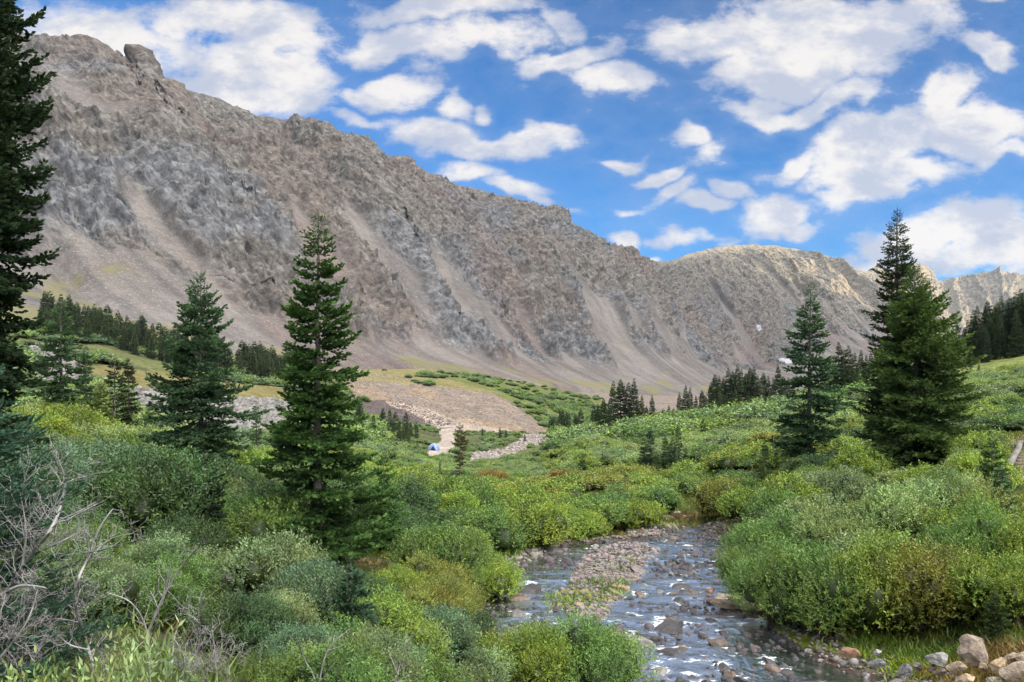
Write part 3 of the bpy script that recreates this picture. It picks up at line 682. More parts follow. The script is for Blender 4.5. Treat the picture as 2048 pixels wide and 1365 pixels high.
def spruce(seed, H, prof, shoot, sw, whorl=.2, nb=6, droop=.25, dens=1.0, blades=2, bare=0.0, gaps=.12, needles=0, up_end=.35, trunk_r=None, dark=1.0, lean=0.0):
    """prof: [(fraction below the top, crown radius as a fraction of H)]; returns crown and trunk meshes"""
    g = np.random.default_rng(seed); pf = np.array(prof)
    A = Acc(); B = Acc(); tr = trunk_r or H*.012+.01
    tz = np.linspace(-.25, H, 14); bx = np.cumsum(g.normal(size=14))*H*.0022; by = np.cumsum(g.normal(size=14))*H*.0022
    bx = bx-bx[0]+lean*np.maximum(tz, 0); by -= by[0]
    v, q = tube(np.stack([bx, by, tz], 1), tr*1.25, tr*.10, 7); B.add(v, q)
    z = H*(bare+.02); PP = []; DD = []; TT = []
    sect = g.uniform(.78, 1.22, 9)
    while z < H*.985:
        fr = 1-z/H; rad = np.interp(fr, pf[:, 0], pf[:, 1])*H
        step = whorl*(.55+.75*fr)*g.uniform(.75, 1.25)
        nbr = max(3, int(round(nb*(.65+.5*fr)))); a0 = g.uniform(0, 6.28)
        lay = g.uniform(.80, 1.15)
        for b in range(nbr):
            if g.random() < gaps: continue
            a = a0+b*2*np.pi/nbr+g.uniform(-.3, .3)
            L = rad*lay*g.uniform(.72, 1.18)*sect[int((a % 6.283)/6.2832*8.99)]
            if g.random() < .07: L *= 1.22
            if L < shoot*.5: L = shoot*.5
            e0 = math.radians(32-62*min(1, fr*1.5))*1.0*(droop/.25)*.6+math.radians(8)+g.normal()*.10 if fr > .06 else math.radians(50)
            zz = z+g.uniform(-.4, .4)*step
            ox = np.interp(zz, tz, bx); oy = np.interp(zz, tz, by)
            ca, sa = math.cos(a), math.sin(a); n = max(4, int(L/(shoot*.55)))
            t_ = np.linspace(0, 1, n)
            r_ = L*t_*math.cos(e0)+tr*.4; h_ = zz+L*(math.sin(e0)*t_-droop*.9*t_*(1-t_)+up_end*.28*t_**3)
            pts = np.stack([ox+ca*r_, oy+sa*r_, h_], 1)
            v, q = tube(pts[::2] if n > 6 else pts, max(.004, L*.013), .002, 3); B.add(v, q)
            bd = unit(np.gradient(pts, axis=0)); lat = np.array([-sa, ca, 0.0])
            # side twigs
            ts = np.arange(.10, .97, max(.02, shoot*.62/L/dens)); 
            for si, sgn in ((0, 1), (1, -1)):
                tj = np.clip(ts+g.uniform(-.02, .02, len(ts)), 0, 1)
                o = np.stack([np.interp(tj, t_, pts[:, c]) for c in range(3)], 1); bdi = np.stack([np.interp(tj, t_, bd[:, c]) for c in range(3)], 1)
                ll = (.50*(1-tj)*L*(tj**.35+.2)+shoot*.5)*g.uniform(.65, 1.2, len(tj))
                td = unit(bdi*g.uniform(.55, .95, (len(tj), 1))+lat*sgn*.85+np.array([0, 0, 1.0])*g.normal(size=(len(tj), 1))*.22)
                for o1, l1, d1 in zip(o, ll, td):
                    m = max(1, int(l1/(shoot*.5))); s = (np.arange(m)+.35)/m*l1
                    q1 = o1+d1*s[:, None]; q1[:, 2] -= droop*.55*s*s/max(L, .3)
                    # shoots to both sides and the tip
                    dr = g.normal(size=(m, 3))*.34; sd = np.cross(d1, [0, 0, 1.0]); alt = np.where(np.arange(m) % 2 == 0, 1.0, -1.0)[:, None]
                    PP.append(q1); DD.append(d1+sd*alt*.75+dr+np.array([0, 0, .12])); TT.append(np.full(m, 0.0)+s/max(l1, 1e-3)*.3+.3*(l1*0+1)*np.linalg.norm(o1[:2])/max(L, .1))
                    PP.append((o1+d1*l1)[None]); DD.append((d1+g.normal(size=3)*.12+np.array([0, 0, .15]))[None]); TT.append(np.array([1.0]))
            PP.append(pts[1:]); DD.append(bd[1:]+g.normal(size=(n-1, 3))*.25+np.array([0, 0, .2])); TT.append(np.linspace(.2, 1, n-1))
        z += step
    # leader
    k = max(3, int(H*.05/(shoot*.5))); zz = np.linspace(H*.95, H*1.01, k)
    PP.append(np.stack([np.full(k, bx[-1]), np.full(k, by[-1]), zz], 1)); DD.append(g.normal(size=(k, 3))*.35+np.array([0, 0, 1.0])); TT.append(np.full(k, .8))
    P = np.concatenate(PP); D = unit(np.concatenate(DD)); T = np.concatenate(TT); N = len(P)
    keep = P[:, 2] > .04; P = P[keep]; D = D[keep]; T = T[keep]; N = len(P)
    hz = np.clip(P[:, 2]/H, 0, 1)
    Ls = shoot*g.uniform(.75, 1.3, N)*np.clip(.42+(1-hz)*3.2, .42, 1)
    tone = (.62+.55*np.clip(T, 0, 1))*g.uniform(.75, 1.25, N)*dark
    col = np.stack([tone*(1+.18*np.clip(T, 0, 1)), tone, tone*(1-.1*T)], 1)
    e = unit(np.cross(D, g.normal(size=(N, 3)))); f = np.cross(D, e)
    if needles:
        an = g.uniform(0, 6.28, (N, needles)); tt = g.uniform(0, 1, (N, needles)); 
        o = e[:, None]*np.cos(an)[..., None]+f[:, None]*np.sin(an)[..., None]
        base = P[:, None]+D[:, None]*(tt*Ls[:, None])[..., None]
        nd = unit(o+D[:, None]*g.uniform(.35, 1.1, (N, needles, 1))); sd = np.cross(nd, D[:, None]); sd = unit(sd)
        wl = sw*(1-.25*tt); cc = np.repeat(col, needles, axis=0)*g.uniform(.7, 1.4, (N*needles, 1))
        tri = np.stack([base-sd*sw*.085, base+sd*sw*.085, base+nd*wl[..., None]], 2).reshape(-1, 3)
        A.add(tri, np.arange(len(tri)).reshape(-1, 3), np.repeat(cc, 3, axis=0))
        an = np.linspace(0, 2*np.pi, blades, endpoint=False)
        for a in an:
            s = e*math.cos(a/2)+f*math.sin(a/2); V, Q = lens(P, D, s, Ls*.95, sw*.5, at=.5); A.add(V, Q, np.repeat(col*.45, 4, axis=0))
    else:
        for i in range(blades):
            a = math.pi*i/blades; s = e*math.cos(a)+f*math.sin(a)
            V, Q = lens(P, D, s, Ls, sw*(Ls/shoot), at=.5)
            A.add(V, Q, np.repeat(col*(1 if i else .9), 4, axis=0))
    return A.mesh('spruce_crown'), B.mesh('spruce_trunk', True)

TREES = []
def put_tree(name, meshes, loc, label, group=None, rot=0, scale=1.0, sz=1.0, color=(.045, .085, .035), cat='spruce', parts=True):
    root = bpy.data.objects.new(name, None); C.objects.link(root); root.location = loc; root.rotation_euler = (0, 0, rot); root.scale = (scale, scale, scale*sz)
    tag(root, label, cat, group)
    TREES.append((loc[0], loc[1], scale))
    c = obj('crown', meshes[0], M['needle'], root); c.color = (*color, 1)
    t_ = obj('trunk', meshes[1], M['bark'], root)
    return root
def put_bush(name, meshes, loc, label, group=None, rot=0, scale=(1, 1, 1), color=(.1, .14, .05), cat='willow bush', stems=True):
    root = bpy.data.objects.new(name, None); C.objects.link(root); root.location = loc; root.rotation_euler = (0, 0, rot); root.scale = scale
    tag(root, label, cat, group)
    c = obj('foliage', meshes[0], M['leaf'], root); c.color = (*color, 1)
    if stems: obj('stems', meshes[1], M['twig'], root)
    return root
def bulk(meshes, mat4s, cols, name, matl):
    """many transformed copies of small templates as ONE stuff object. meshes: list of (V,Q,col)"""
    A = Acc()
    for (k, Mx, c) in zip(*mat4s, cols) if False else []: pass
    return A
def arrays(me):
    V = np.empty(len(me.vertices)*3, np.float32); me.vertices.foreach_get('co', V); V = V.reshape(-1, 3)
    L = np.empty(len(me.loops), np.int32); me.loops.foreach_get('vertex_index', L)
    st = np.empty(len(me.polygons), np.int32); me.polygons.foreach_get('loop_start', st); tot = np.empty(len(me.polygons), np.int32); me.polygons.foreach_get('loop_total', tot)
    cl = np.empty(len(me.vertices)*4, np.float32)
    if 'col' in me.attributes: me.attributes['col'].data.foreach_get('color', cl)
    else: cl[:] = 1
    k = tot.max(); sel = tot == k
    Q = L[st[sel][:, None]+np.arange(k)[None]]
    return V, Q, cl.reshape(-1, 4)[:, :3]
def bulk_mesh(name, temps, pos, rot, scl, sclz, tid, cols, matl, label, cat):
    """stuff: pos (n,3), rot (n), scl (n), sclz (n), template id (n), colour (n,3)"""
    A = Acc()
    for k, (V, Q, cl) in enumerate(temps):
        s = np.where(tid == k)[0]
        if not len(s): continue
        c, sn = np.cos(rot[s]), np.sin(rot[s])
        X = V[None, :, 0]*scl[s, None]; Y = V[None, :, 1]*scl[s, None]; Z = V[None, :, 2]*sclz[s, None]
        P = np.stack([X*c[:, None]-Y*sn[:, None], X*sn[:, None]+Y*c[:, None], Z], -1)+pos[s][:, None, :]
        q = (Q[None]+(np.arange(len(s))*len(V))[:, None, None]).reshape(-1, Q.shape[1])
        A.add(P.reshape(-1, 3), q, (cl[None]*cols[s][:, None, :]).reshape(-1, 3))
    me = A.mesh(name); o = obj(name, me, matl); tag(o, label, cat, kind='stuff'); return o

# ---------------------------------------------------------------- spruces
P_FULL = [(0, 0), (.08, .03), (.2, .065), (.35, .10), (.5, .125), (.7, .155), (.88, .18), (1, .16)]
P_HERO = [(0, .004), (.05, .028), (.12, .048), (.22, .062), (.33, .088), (.45, .092), (.52, .10), (.60, .145), (.70, .150), (.80, .185), (.92, .205), (1, .17)]
P_WIDE = [(0, .004), (.06, .03), (.15, .065), (.28, .11), (.45, .17), (.6, .19), (.8, .235), (.95, .22), (1, .18)]
P_COL = [(0, .003), (.1, .03), (.3, .055), (.6, .08), (.85, .10), (1, .09)]
P_LEFT = [(0, .01), (.12, .07), (.2, .095), (.32, .12), (.45, .13), (.6, .14), (.8, .13), (1, .12)]
DG = (.066, .145, .042); BG = (.062, .132, .066); OG = (.100, .158, .040)
hero = spruce(11, 7.5, P_HERO, .10, .050, whorl=.23, nb=7, blades=3, gaps=.10, droop=.20)
o = ground_at(632, 17.2); h = -o.z+(HV-425)/F*17.2
put_tree('spruce_tree', hero, o, 'tall foreground spruce with narrow ragged top, widest below, left of the stream', None, .4, h/7.5, 1, DG)
midt = spruce(12, 7.0, P_WIDE, .12, .060, whorl=.26, nb=8, blades=2, gaps=.12, droop=.35)
o = ground_at(403, 26); h = -o.z+(HV-540)/F*26
put_tree('spruce_tree', midt, o, 'broad dark green spruce with sweeping layered branches, second from the left of the big ones', None, 1.3, h/7.0, 1, BG)
leftbig = spruce(13, 13.0, P_LEFT, .125, .060, whorl=.30, nb=10, blades=3, gaps=.05, droop=.75, up_end=.2)
o = ground_at(-88, 16)
put_tree('spruce_tree', leftbig, o, 'very tall dark spruce cut by the left edge of the photo', None, .2, 1.0, 1, (.036, .072, .036))
# the twin tree on the right bank
tw = spruce(14, 11.0, [(0, .01), (.06, .042), (.15, .085), (.3, .155), (.45, .20), (.6, .235), (.8, .265), (.95, .25), (1, .2)], .18, .080, whorl=.36, nb=9, blades=2, gaps=.08, droop=.35, dens=1.1)
o = ground_at(1828, 37); h = -o.z+(HV-535)/F*37
put_tree('spruce_tree', tw, o, 'broadest full green spruce right of the stream, beside the taller thin-topped one', None, 2.0, h/11, 1, (.088, .160, .044))
P_THIN = [(0, .003), (.05, .020), (.12, .046), (.18, .058), (.24, .075), (.27, .06), (.45, .10), (.6, .13), (.8, .155), (1, .15)]
tw2 = spruce(15, 13.0, P_THIN, .16, .06, whorl=.34, nb=7, blades=2, gaps=.10, droop=.22, dens=1.0, dark=.8)
o = ground_at(1797, 38.5); h = -o.z+(HV-415)/F*38.5
put_tree('spruce_tree', tw2, o, 'tallest spruce on the right, thin dark spire above the full green one', None, .9, h/13, 1, (.056, .092, .044))
tw3 = spruce(16, 9.5, [(0, .004), (.06, .04), (.1, .055), (.17, .045), (.22, .075), (.4, .125), (.58, .165), (.75, .20), (.9, .215), (1, .18)], .20, .085, whorl=.42, nb=6, blades=2, gaps=.17, droop=.28)
o = ground_at(1622, 46); h = -o.z+(HV-565)/F*46
put_tree('spruce_tree', tw3, o, 'dark spruce with gappy tiers and grey trunk showing, left of the tallest pair', None, 2.6, h/9.5, 1, BG)
m1 = spruce(21, 5.0, P_FULL, .14, .07, whorl=.30, nb=6, blades=2, gaps=.1, droop=.3)
m2 = spruce(22, 5.0, P_WIDE, .14, .07, whorl=.30, nb=6, blades=2, gaps=.1, droop=.3)
m3 = spruce(23, 5.0, P_COL, .14, .07, whorl=.28, nb=5, blades=2, gaps=.1, droop=.25)
m4 = spruce(24, 5.0, [(0, .01), (.1, .08), (.4, .12), (.6, .10), (.7, .03), (.8, .06), (1, .10)], .15, .06, whorl=.30, nb=5, blades=2, gaps=.3, droop=.3)
young = spruce(25, 2.0, P_WIDE, .085, .045, whorl=.16, nb=6, blades=3, gaps=.08, droop=.1)
MT = {'f': m1, 'w': m2, 'c': m3, 'g': m4}
MID = [  # u, top row, distance, kind, label, colour, (optional width factor)
 (125, 600, 45, 'w', 'bushy dark spruce just right of the big one at the left edge', BG),
 (172, 690, 50, 'f', 'smaller spruce tucked right behind the bushy dark one', BG),
 (203, 762, 42, 'w', 'small light green young spruce beside the bushy dark one', OG),
 (228, 712, 50, 'g', 'thin spruce with bare pale trunk, left one of two before the grey boulders', (.035, .06, .03)),
 (258, 715, 52, 'f', 'dark slim spruce, right one of two before the grey boulders', (.035, .06, .03)),
 (297, 808, 40, 'w', 'little spruce standing in front of the left end of the boulder field', DG),
 (513, 800, 44, 'c', 'little slim spruce in front of the right part of the boulder field', DG),
 (770, 900, 23, 'w', 'slender spruce close behind the right side of the tall foreground spruce', DG),
 (920, 845, 60, 'g', 'damaged spruce with bare grey trunk and olive crown near the gravel wash', (.075, .080, .025)),
 (905, 940, 58, 'w', 'small dark spruce at the foot of the damaged one, on its left', BG),
 (938, 945, 57, 'w', 'small dark spruce at the foot of the damaged one, on its right', BG),
 (884, 948, 60, 'c', 'tiny dark spruce left of the damaged olive one', BG),
 (1302, 852, 64, 'f', 'rounded top spruce, leftmost of the clump above the stream bend', BG),
 (1330, 868, 62, 'f', 'middle spruce of the clump above the stream bend', DG),
 (1357, 845, 62, 'c', 'pointed dark spruce, rightmost of the clump above the stream bend', BG),
 (1290, 872, 63, 'w', 'broad low spruce at the left foot of the clump above the stream bend', BG),
 (1344, 872, 60.5, 'w', 'broad spruce between the middle and pointed ones of the stream bend clump', BG),
 (1372, 893, 61, 'w', 'short broad spruce right of the pointed dark one above the bend', DG),
 (1313, 900, 60, 'w', 'low young spruce at the foot of the clump above the stream bend', DG),
 (1406, 836, 88, 'w', 'small spruce alone on the green slope right of the pointed clump', DG),
 (1494, 832, 98, 'w', 'very small spruce alone in the pale willows below the tree line', DG),
 (1165, 905, 66, 'w', 'small spruce on the green slope, left one of a pair', DG),
 (1205, 903, 68, 'c', 'small spruce on the green slope, right one of a pair', BG),
 (1185, 985, 50, 'w', 'tiny spruce at the edge of the far willows near the gravel', BG),
 (1448, 905, 52, 'c', 'skinny young spruce, left of two below the lone small spruce', DG),
 (1462, 915, 51, 'c', 'skinny young spruce, right of two below the lone small spruce', OG),
 (1530, 880, 42, 'f', 'dark spruce at the left foot of the gappy tiered one', BG),
 (1527, 925, 38, 'w', 'bright green young spruce left of the gappy tiered one', OG),
 (1552, 895, 45, 'c', 'thin spruce pressed against the left of the gappy tiered one', BG),
 (1985, 868, 23.5, 'w', 'young green spruce beside the plank trail at the right edge', DG),
 (2002, 930, 20.5, 'w', 'dark young spruce below the one beside the plank trail', BG),
 (1672, 985, 30, 'w', 'low dark spruce at the left foot of the broadest green one', BG),
 (1958, 728, 100, 'w', 'tiny spruce alone on the open right hand hillside', BG),
 (1922, 750, 96, 'w', 'tinier spruce left of the lone one on the right hand hillside', BG),
 (1973, 752, 92, 'w', 'tinier spruce right of the lone one on the right hand hillside', DG),
 (1895, 660, 110, 'f', 'spruce just right of the crown of the broadest green one', BG),
 (1912, 640, 125, 'f', 'spruce behind the right flank of the broadest green one', BG),
 (1130, 870, 108, 'c', 'tiny dark spruce near the pale stumps on the ochre mound', BG),
 (880, 920, 66, 'c', 'tiny spruce standing below the blue tent', BG),
 (1173, 868, 96, 'c', 'tiny spruce in the willows below the ochre mound', BG),
]
rr = np.random.default_rng(5)
for it in MID:
    u, vt, D, kd, lab, col = it[:6]
    o = ground_at(u, D); o.z -= .05; h = -o.z+(HV-vt)/F*D
    put_tree('spruce_tree', MT[kd], o, lab, None, rr.uniform(0, 6.28), h/5.0, 1, tuple(c*rr.uniform(.9, 1.1) for c in col))
for u, vt, D, lab, col in ((412, 905, 15.5, 'small very dark spruce in front of the broad one', (.026, .052, .030)), (703, 1118, 9.6, 'young blue-green spruce poking out of the foreground willows', (.050, .11, .065)),
                      (1990, 1178, 13.6, 'bright young spruce among willows at the right bank', (.07, .125, .04)), (1500, 1000, 31, 'tiny spruce in the willows above the gravel beach', OG)):
    o = ground_at(u, D); h = -o.z+(HV-vt)/F*D
    put_tree('young_spruce', young, o, lab, None, rr.uniform(0, 6.28), h/2.0, 1, col)

# rows of far spruces: many alike
P_SP = [(0, 0), (.1, .020), (.3, .065), (.6, .115), (.85, .155), (1, .13)]; P_SP2 = [(0, 0), (.15, .02), (.4, .075), (.7, .12), (.9, .14), (1, .13)]
f1 = [spruce(31+i, 9.0, pr, .24, .10, whorl=.42, nb=7, blades=2, gaps=.08, droop=.3, dens=1.1) for i, pr in enumerate((P_SP, P_FULL, P_SP2, P_SP))]
f2 = [spruce(41+i, 8.0, pr, .36, .15, whorl=.55, nb=7, blades=2, gaps=.08, droop=.3) for i, pr in enumerate((P_SP, P_FULL, P_SP2))]
ORD = lambda i: {1: 'first', 2: 'second', 3: 'third'}.get(i, '%d%s' % (i, 'th' if 10 < i % 100 < 14 else {1: 'st', 2: 'nd', 3: 'rd'}.get(i % 10, 'th')))
def stand(items, label, group, temps, H0, cols):
    items = sorted(items); base_label = label
    for ii, (u, vt, D) in enumerate(items):
        if len(items) < 60: label = base_label+', '+ORD(ii+1)+' from left'
        o = ground_at(u, D); o.z -= .1; h = -o.z+(HV-vt)/F*D
        if h < .8: continue
        c = cols[rr.integers(0, len(cols))]; k = rr.uniform(.8, 1.15)
        put_tree('spruce_tree', temps[rr.integers(0, len(temps))], o, label, group, rr.uniform(0, 6.28), h/H0, 1, tuple(x*k for x in c))
DK = [(.048, .088, .048), (.052, .098, .044), (.062, .105, .052)]
stand([(1226, 762, 132), (1241, 758, 134), (1256, 764, 133), (1268, 757, 134), (1284, 790, 130), (1304, 790, 130), (1207, 797, 138), (1196, 808, 140), (1218, 800, 130), (1275, 800, 128), (1293, 812, 136)],
      'dark spire-shaped spruce in the stand above the ochre mound', 'spruces above the ochre mound', f1, 9.0, DK)
stand([(1337, 810, 140), (1348, 815, 140), (1359, 785, 138), (1371, 770, 136), (1380, 775, 138), (1392, 790, 140), (1404, 780, 132), (1411, 790, 136), (1422, 765, 138), (1430, 748, 140), (1438, 752, 142), (1447, 755, 136), (1458, 735, 136), (1465, 742, 134),
       (1475, 728, 134), (1482, 738, 138), (1492, 745, 136), (1500, 735, 140), (1508, 733, 136), (1516, 750, 134), (1527, 745, 138), (1537, 752, 136), (1547, 755, 134), (1556, 728, 142), (1566, 752, 132), (1576, 755, 128), (1586, 760, 120), (1440, 785, 128), (1470, 775, 126), (1497, 785, 128), (1320, 822, 136), (1326, 818, 142), (1452, 790, 124), (1530, 790, 122), (1385, 815, 126)],
      'dark spruce in the tree line on the crest', 'spruces in the tree line on the crest', f1, 9.0, DK)
stand([(1667, 715, 112), (1676, 683, 110), (1688, 700, 112), (1699, 690, 108), (1710, 705, 114), (1722, 700, 116), (1733, 710, 110), (1652, 760, 108), (1662, 740, 118), (1743, 705, 108)],
      'dark spruce between the tiered and the broadest spruce', 'spruces between the two big right hand trees', f1, 9.0, DK)
stand([(1936, 640, 128), (1947, 620, 128), (1955, 612, 126), (1966, 625, 124), (1975, 602, 124), (1986, 612, 122), (1994, 605, 124), (2003, 592, 122), (2013, 600, 120), (2022, 595, 118), (2031, 585, 118), (2041, 578, 116), (2050, 583, 114), (2060, 575, 116), (1928, 655, 132), (1962, 640, 118), (1980, 635, 116), (2000, 630, 114), (2075, 570, 112), (2092, 560, 114), (2110, 565, 110), (1919, 668, 120), (1908, 690, 116), (1970, 655, 112), (2035, 620, 112), (1941, 690, 108)],
      'tall dark spruce in the wood on the right hillside', 'spruces on top of the right hand hillside', f1, 9.0, DK)
L1 = [(85, 600), (150, 640), (200, 665), (260, 685), (320, 705), (380, 715), (430, 725), (480, 720), (520, 722), (560, 728), (600, 735)]
it = []
for i in range(230):
    u = rr.uniform(80, 640); tp = np.interp(u, [a for a, b in L1], [b for a, b in L1]); k = rr.random()
    Db = np.interp(u, [80, 200, 350, 500, 640], [180, 185, 190, 195, 205])+k*40
    z = gz((u-U0)/F*Db, Db); hh = rr.uniform(4.4, 9.0)*(1.12 if rr.random() < .15 else .9)
    vt = HV-F*(z+hh)/Db
    it.append((u, vt, Db))
it.sort(key=lambda q: q[2]); wood = it[104:]; it = it[:104]
fw = [arrays(spruce(47+i, 8.0, pr, .62, .24, whorl=.8, nb=5, blades=2, gaps=.08, droop=.3)[0]) for i, pr in enumerate((P_SP, P_FULL))]
wp = np.array([tuple(ground_at(u, D)) for u, vt, D in wood]); wh = np.array([-p[2]+(HV-vt)/F*D for p, (u, vt, D) in zip(wp, wood)])/8.0
bulk_mesh('distant_spruce_wood', fw, wp, rr.uniform(0, 6.28, len(wood)), wh, wh, rr.integers(0, 2, len(wood)), np.array([(.054, .092, .05)]*len(wood))*rr.uniform(.8, 1.2, (len(wood), 1)), M['needle'], 'back rows of the spruce forest band below the talus on the left', 'spruce wood')
stand(it, 'spruce in the dark band of forest below the talus on the left', 'spruces in the forest band below the talus', f2, 8.0, [(.058, .098, .052), (.070, .115, .054), (.052, .084, .048)])
it = []
for i in range(34):
    u = rr.uniform(712, 835); D = rr.uniform(110, 165); z = gz((u-U0)/F*D, D); it.append((u, HV-F*(z+rr.uniform(1.5, 4.6))/D, D))
stand(it, 'small spruce in the grove left of the dirt road', 'spruces left of the dirt road', f2, 8.0, [(.06, .105, .052), (.072, .125, .055)])
it = []
for i in range(26):
    u = rr.uniform(1095, 1215); D = rr.uniform(185, 235); z = gz((u-U0)/F*D, D); it.append((u, HV-F*(z+rr.uniform(2.5, 6.0))/D, D))
stand(it, 'small dark spruce in the hollow behind the ochre mound', 'spruces in the hollow behind the ochre mound', f2, 8.0, DK)
stand([(773, 788, 245), (770, 835, 190), (1000, 855, 170), (1012, 860, 172), (1050, 868, 150), (965, 856, 180)], 'lone tiny spruce near the tailings and gravel wash', 'lone tiny spruces near the gravel wash', f2, 8.0, DK)
# blue spruce at the left edge, close to the camera
bs = spruce(51, 1.8, [(0, .03), (.15, .15), (.35, .24), (.6, .30), (.8, .36), (1, .34)], .085, .022, whorl=.16, nb=7, blades=2, gaps=.05, needles=46, droop=.12, up_end=.5, dens=.95)
o = ground_at(-45, 4.7); h = -o.z+(HV-772)/F*4.7
put_tree('blue_spruce', bs, o, 'blue-green spruce with plump needled shoots, close up at the left edge', None, .8, h/1.8, 1, (.034, .095, .060), 'blue spruce')
o = ground_at(120, 5.8); h = -o.z+(HV-1115)/F*5.8
put_tree('blue_spruce', bs, o, 'low blue-green spruce behind the bare grey branches at lower left', None, 2.9, h/1.8, 1.0, (.032, .085, .055), 'blue spruce')
# ---------------------------------------------------------------- willows
YG = (.155, .225, .035); MG = (.100, .175, .042); GG = (.145, .205, .092); DKG = (.050, .095, .032); BGW = (.090, .155, .085); OL = (.165, .185, .035); PAL = (.20, .275, .100)
near = [willow(61+i, 3000, .058, .34, 9, stems=34, core=.56, var=.8) for i in range(4)]
mid = [willow(71+i, 1500, .080, .40, 8, stems=16, core=.68, var=.7) for i in range(4)]
SP_CLEAR = []       # keep these free: (x, y, r)
def occupied(x, y):
    for nm in ('road', 'road2', 'wash', 'tail', 'mound', 'moundochre', 'bould', 'bould2', 'leftochre', 'trail'):
        pass
HANDB = [  # u, distance, scale xy, scale z, colour, label
 (1165, 12.4, 1.05, 1.0, MG, 'round green willow at the bottom edge, overhanging the left side of the stream'),
 (1055, 12.2, .95, 1.0, YG, 'yellow-tinged green willow at the bottom edge, just left of the one overhanging the stream'),
 (1245, 11.6, .60, .50, MG, 'small green willow tip nearest the water at the bottom edge'),
 (880, 18.6, 1.35, 1.35, MG, 'large olive willow with bare lower twigs leaning over the left bank'),
 (960, 20.5, 1.1, 1.05, YG, 'yellow-green willow on the left bank beside the large olive one'),
 (1050, 28.2, 1.6, 1.45, YG, 'broad yellow-green willow on the point where the left channel bends'),
 (975, 27.0, 1.4, 1.3, MG, 'green willow behind the left channel, left of the broad yellow-green one'),
 (1215, 32.5, 1.75, 1.25, MG, 'wide rounded willow on the island at the head of the stream'),
 (1275, 33.5, 1.15, 1.0, YG, 'willow at the right end of the island at the head of the stream'),
 (1150, 33.0, 1.3, 1.2, YG, 'willow at the left end of the island at the head of the stream'),
 (560, 11.8, 1.0, 1.0, GG, 'silvery grey-green willow in the middle of the left foreground'),
 (640, 11.0, .85, .95, BGW, 'blue-grey willow right of the silvery one in the foreground'),
 (760, 10.3, .85, .85, YG, 'bright green willow right of the young blue-green spruce'),
 (860, 11.4, .85, .80, BGW, 'grey-green willow at the bottom beside the left bank'),
 (940, 11.4, .75, .65, GG, 'low silvery willow at the bottom between the bright and round green ones'),
 (480, 8.6, .60, .55, DKG, 'dark low willow behind the bare grey branches'),
 (690, 8.4, .60, .60, MG, 'leafy green willow at the bottom edge below the young blue-green spruce'),
 (820, 8.6, .60, .62, MG, 'green willow with small glossy leaves at the bottom edge, centre left'),
 (590, 7.8, .50, .50, BGW, 'small grey-green willow at the bottom edge, left of centre'),
 (925, 9.6, .62, .55, MG, 'small leaf willow at the bottom edge, left of the two stream willows'),
 (1560, 17.6, 1.25, 1.35, MG, 'green willow nearest the pale flat rock on the right bank'),
 (1640, 16.6, 1.35, 1.5, MG, 'large dark-stemmed willow on the right bank, left of the yellowing one'),
 (1750, 16.2, 1.45, 1.55, YG, 'yellowing willow in the middle of the right bank thicket'),
 (1870, 15.6, 1.40, 1.45, OL, 'olive willow on the right bank above the big pale boulders'),
 (1955, 16.8, 1.2, 1.5, MG, 'green willow on the right bank under the young bright spruce'),
 (2030, 14.2, 1.05, 1.15, YG, 'bright yellow-green willow cut by the right edge, above the boulders'),
 (2075, 15.8, 1.1, 1.4, YG, 'willow at the right edge behind the bright yellow-green one'),
 (1500, 20.8, .95, .95, MG, 'willow touching the gravel on the right bank of the stream'),
 (1560, 22.5, 1.45, 1.45, MG, 'tall green willow on the right bank at mid stream'),
 (1700, 20.5, 1.5, 1.6, PAL, 'pale willow on the rounded mound on the right, lower left part'),
 (1800, 20.5, 1.5, 1.7, PAL, 'pale willow in the middle of the rounded mound on the right'),
 (1900, 21.0, 1.5, 1.75, PAL, 'pale yellowish willow at the top of the rounded mound on the right'),
 (1950, 19.4, 1.2, 1.3, YG, 'willow on the right shoulder of the pale mound'),
 (1640, 25.0, 1.4, 1.5, GG, 'grey-green willow between the mound and the gappy tiered spruce'),
 (1560, 28.5, 1.4, 1.4, MG, 'willow above the right bank, below the tiered spruce'),
 (1500, 32.0, 1.2, 1.1, YG, 'green willow at the head of the gravel on the right bank'),
 (1440, 40.0, 1.1, .9, OL, 'golden willow above the gravel beach at the head of the stream'),
 (1475, 38.0, 1.2, 1.2, MG, 'green willow right of the golden one at the gravel beach'),
 (300, 14.5, 1.5, 1.45, DKG, 'big dark green willow dome in the left foreground'),
 (215, 15.5, 1.4, 1.40, BGW, 'blue-green willow dome left of the big dark one'),
 (350, 17.5, 1.3, 1.25, MG, 'fresh green willow behind the big dark dome'),
 (130, 18.0, 1.3, 1.2, GG, 'grey willow at the left behind the bare branches'),
 (60, 13.5, 1.1, 1.2, BGW, 'dull grey-green willow behind the blue-green spruce'),
 (1130, 57.0, 1.5, 1.0, (.19, .13, .04), 'orange-brown willow near the gravel patch in the centre'),
 (985, 57.0, 1.3, 1.0, (.19, .14, .04), 'rusty yellow willow at the right foot of the damaged spruce'),
]
rb = np.random.default_rng(19)
PL = []
for i, (u, D, s, szz, col, lab) in enumerate(HANDB):
    x = (u-U0)/F*D; z = gz(x, D)
    T = near if D < 24 else mid
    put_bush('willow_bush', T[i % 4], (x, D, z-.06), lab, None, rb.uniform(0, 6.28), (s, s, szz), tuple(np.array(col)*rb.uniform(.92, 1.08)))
    PL.append((x, D, s))
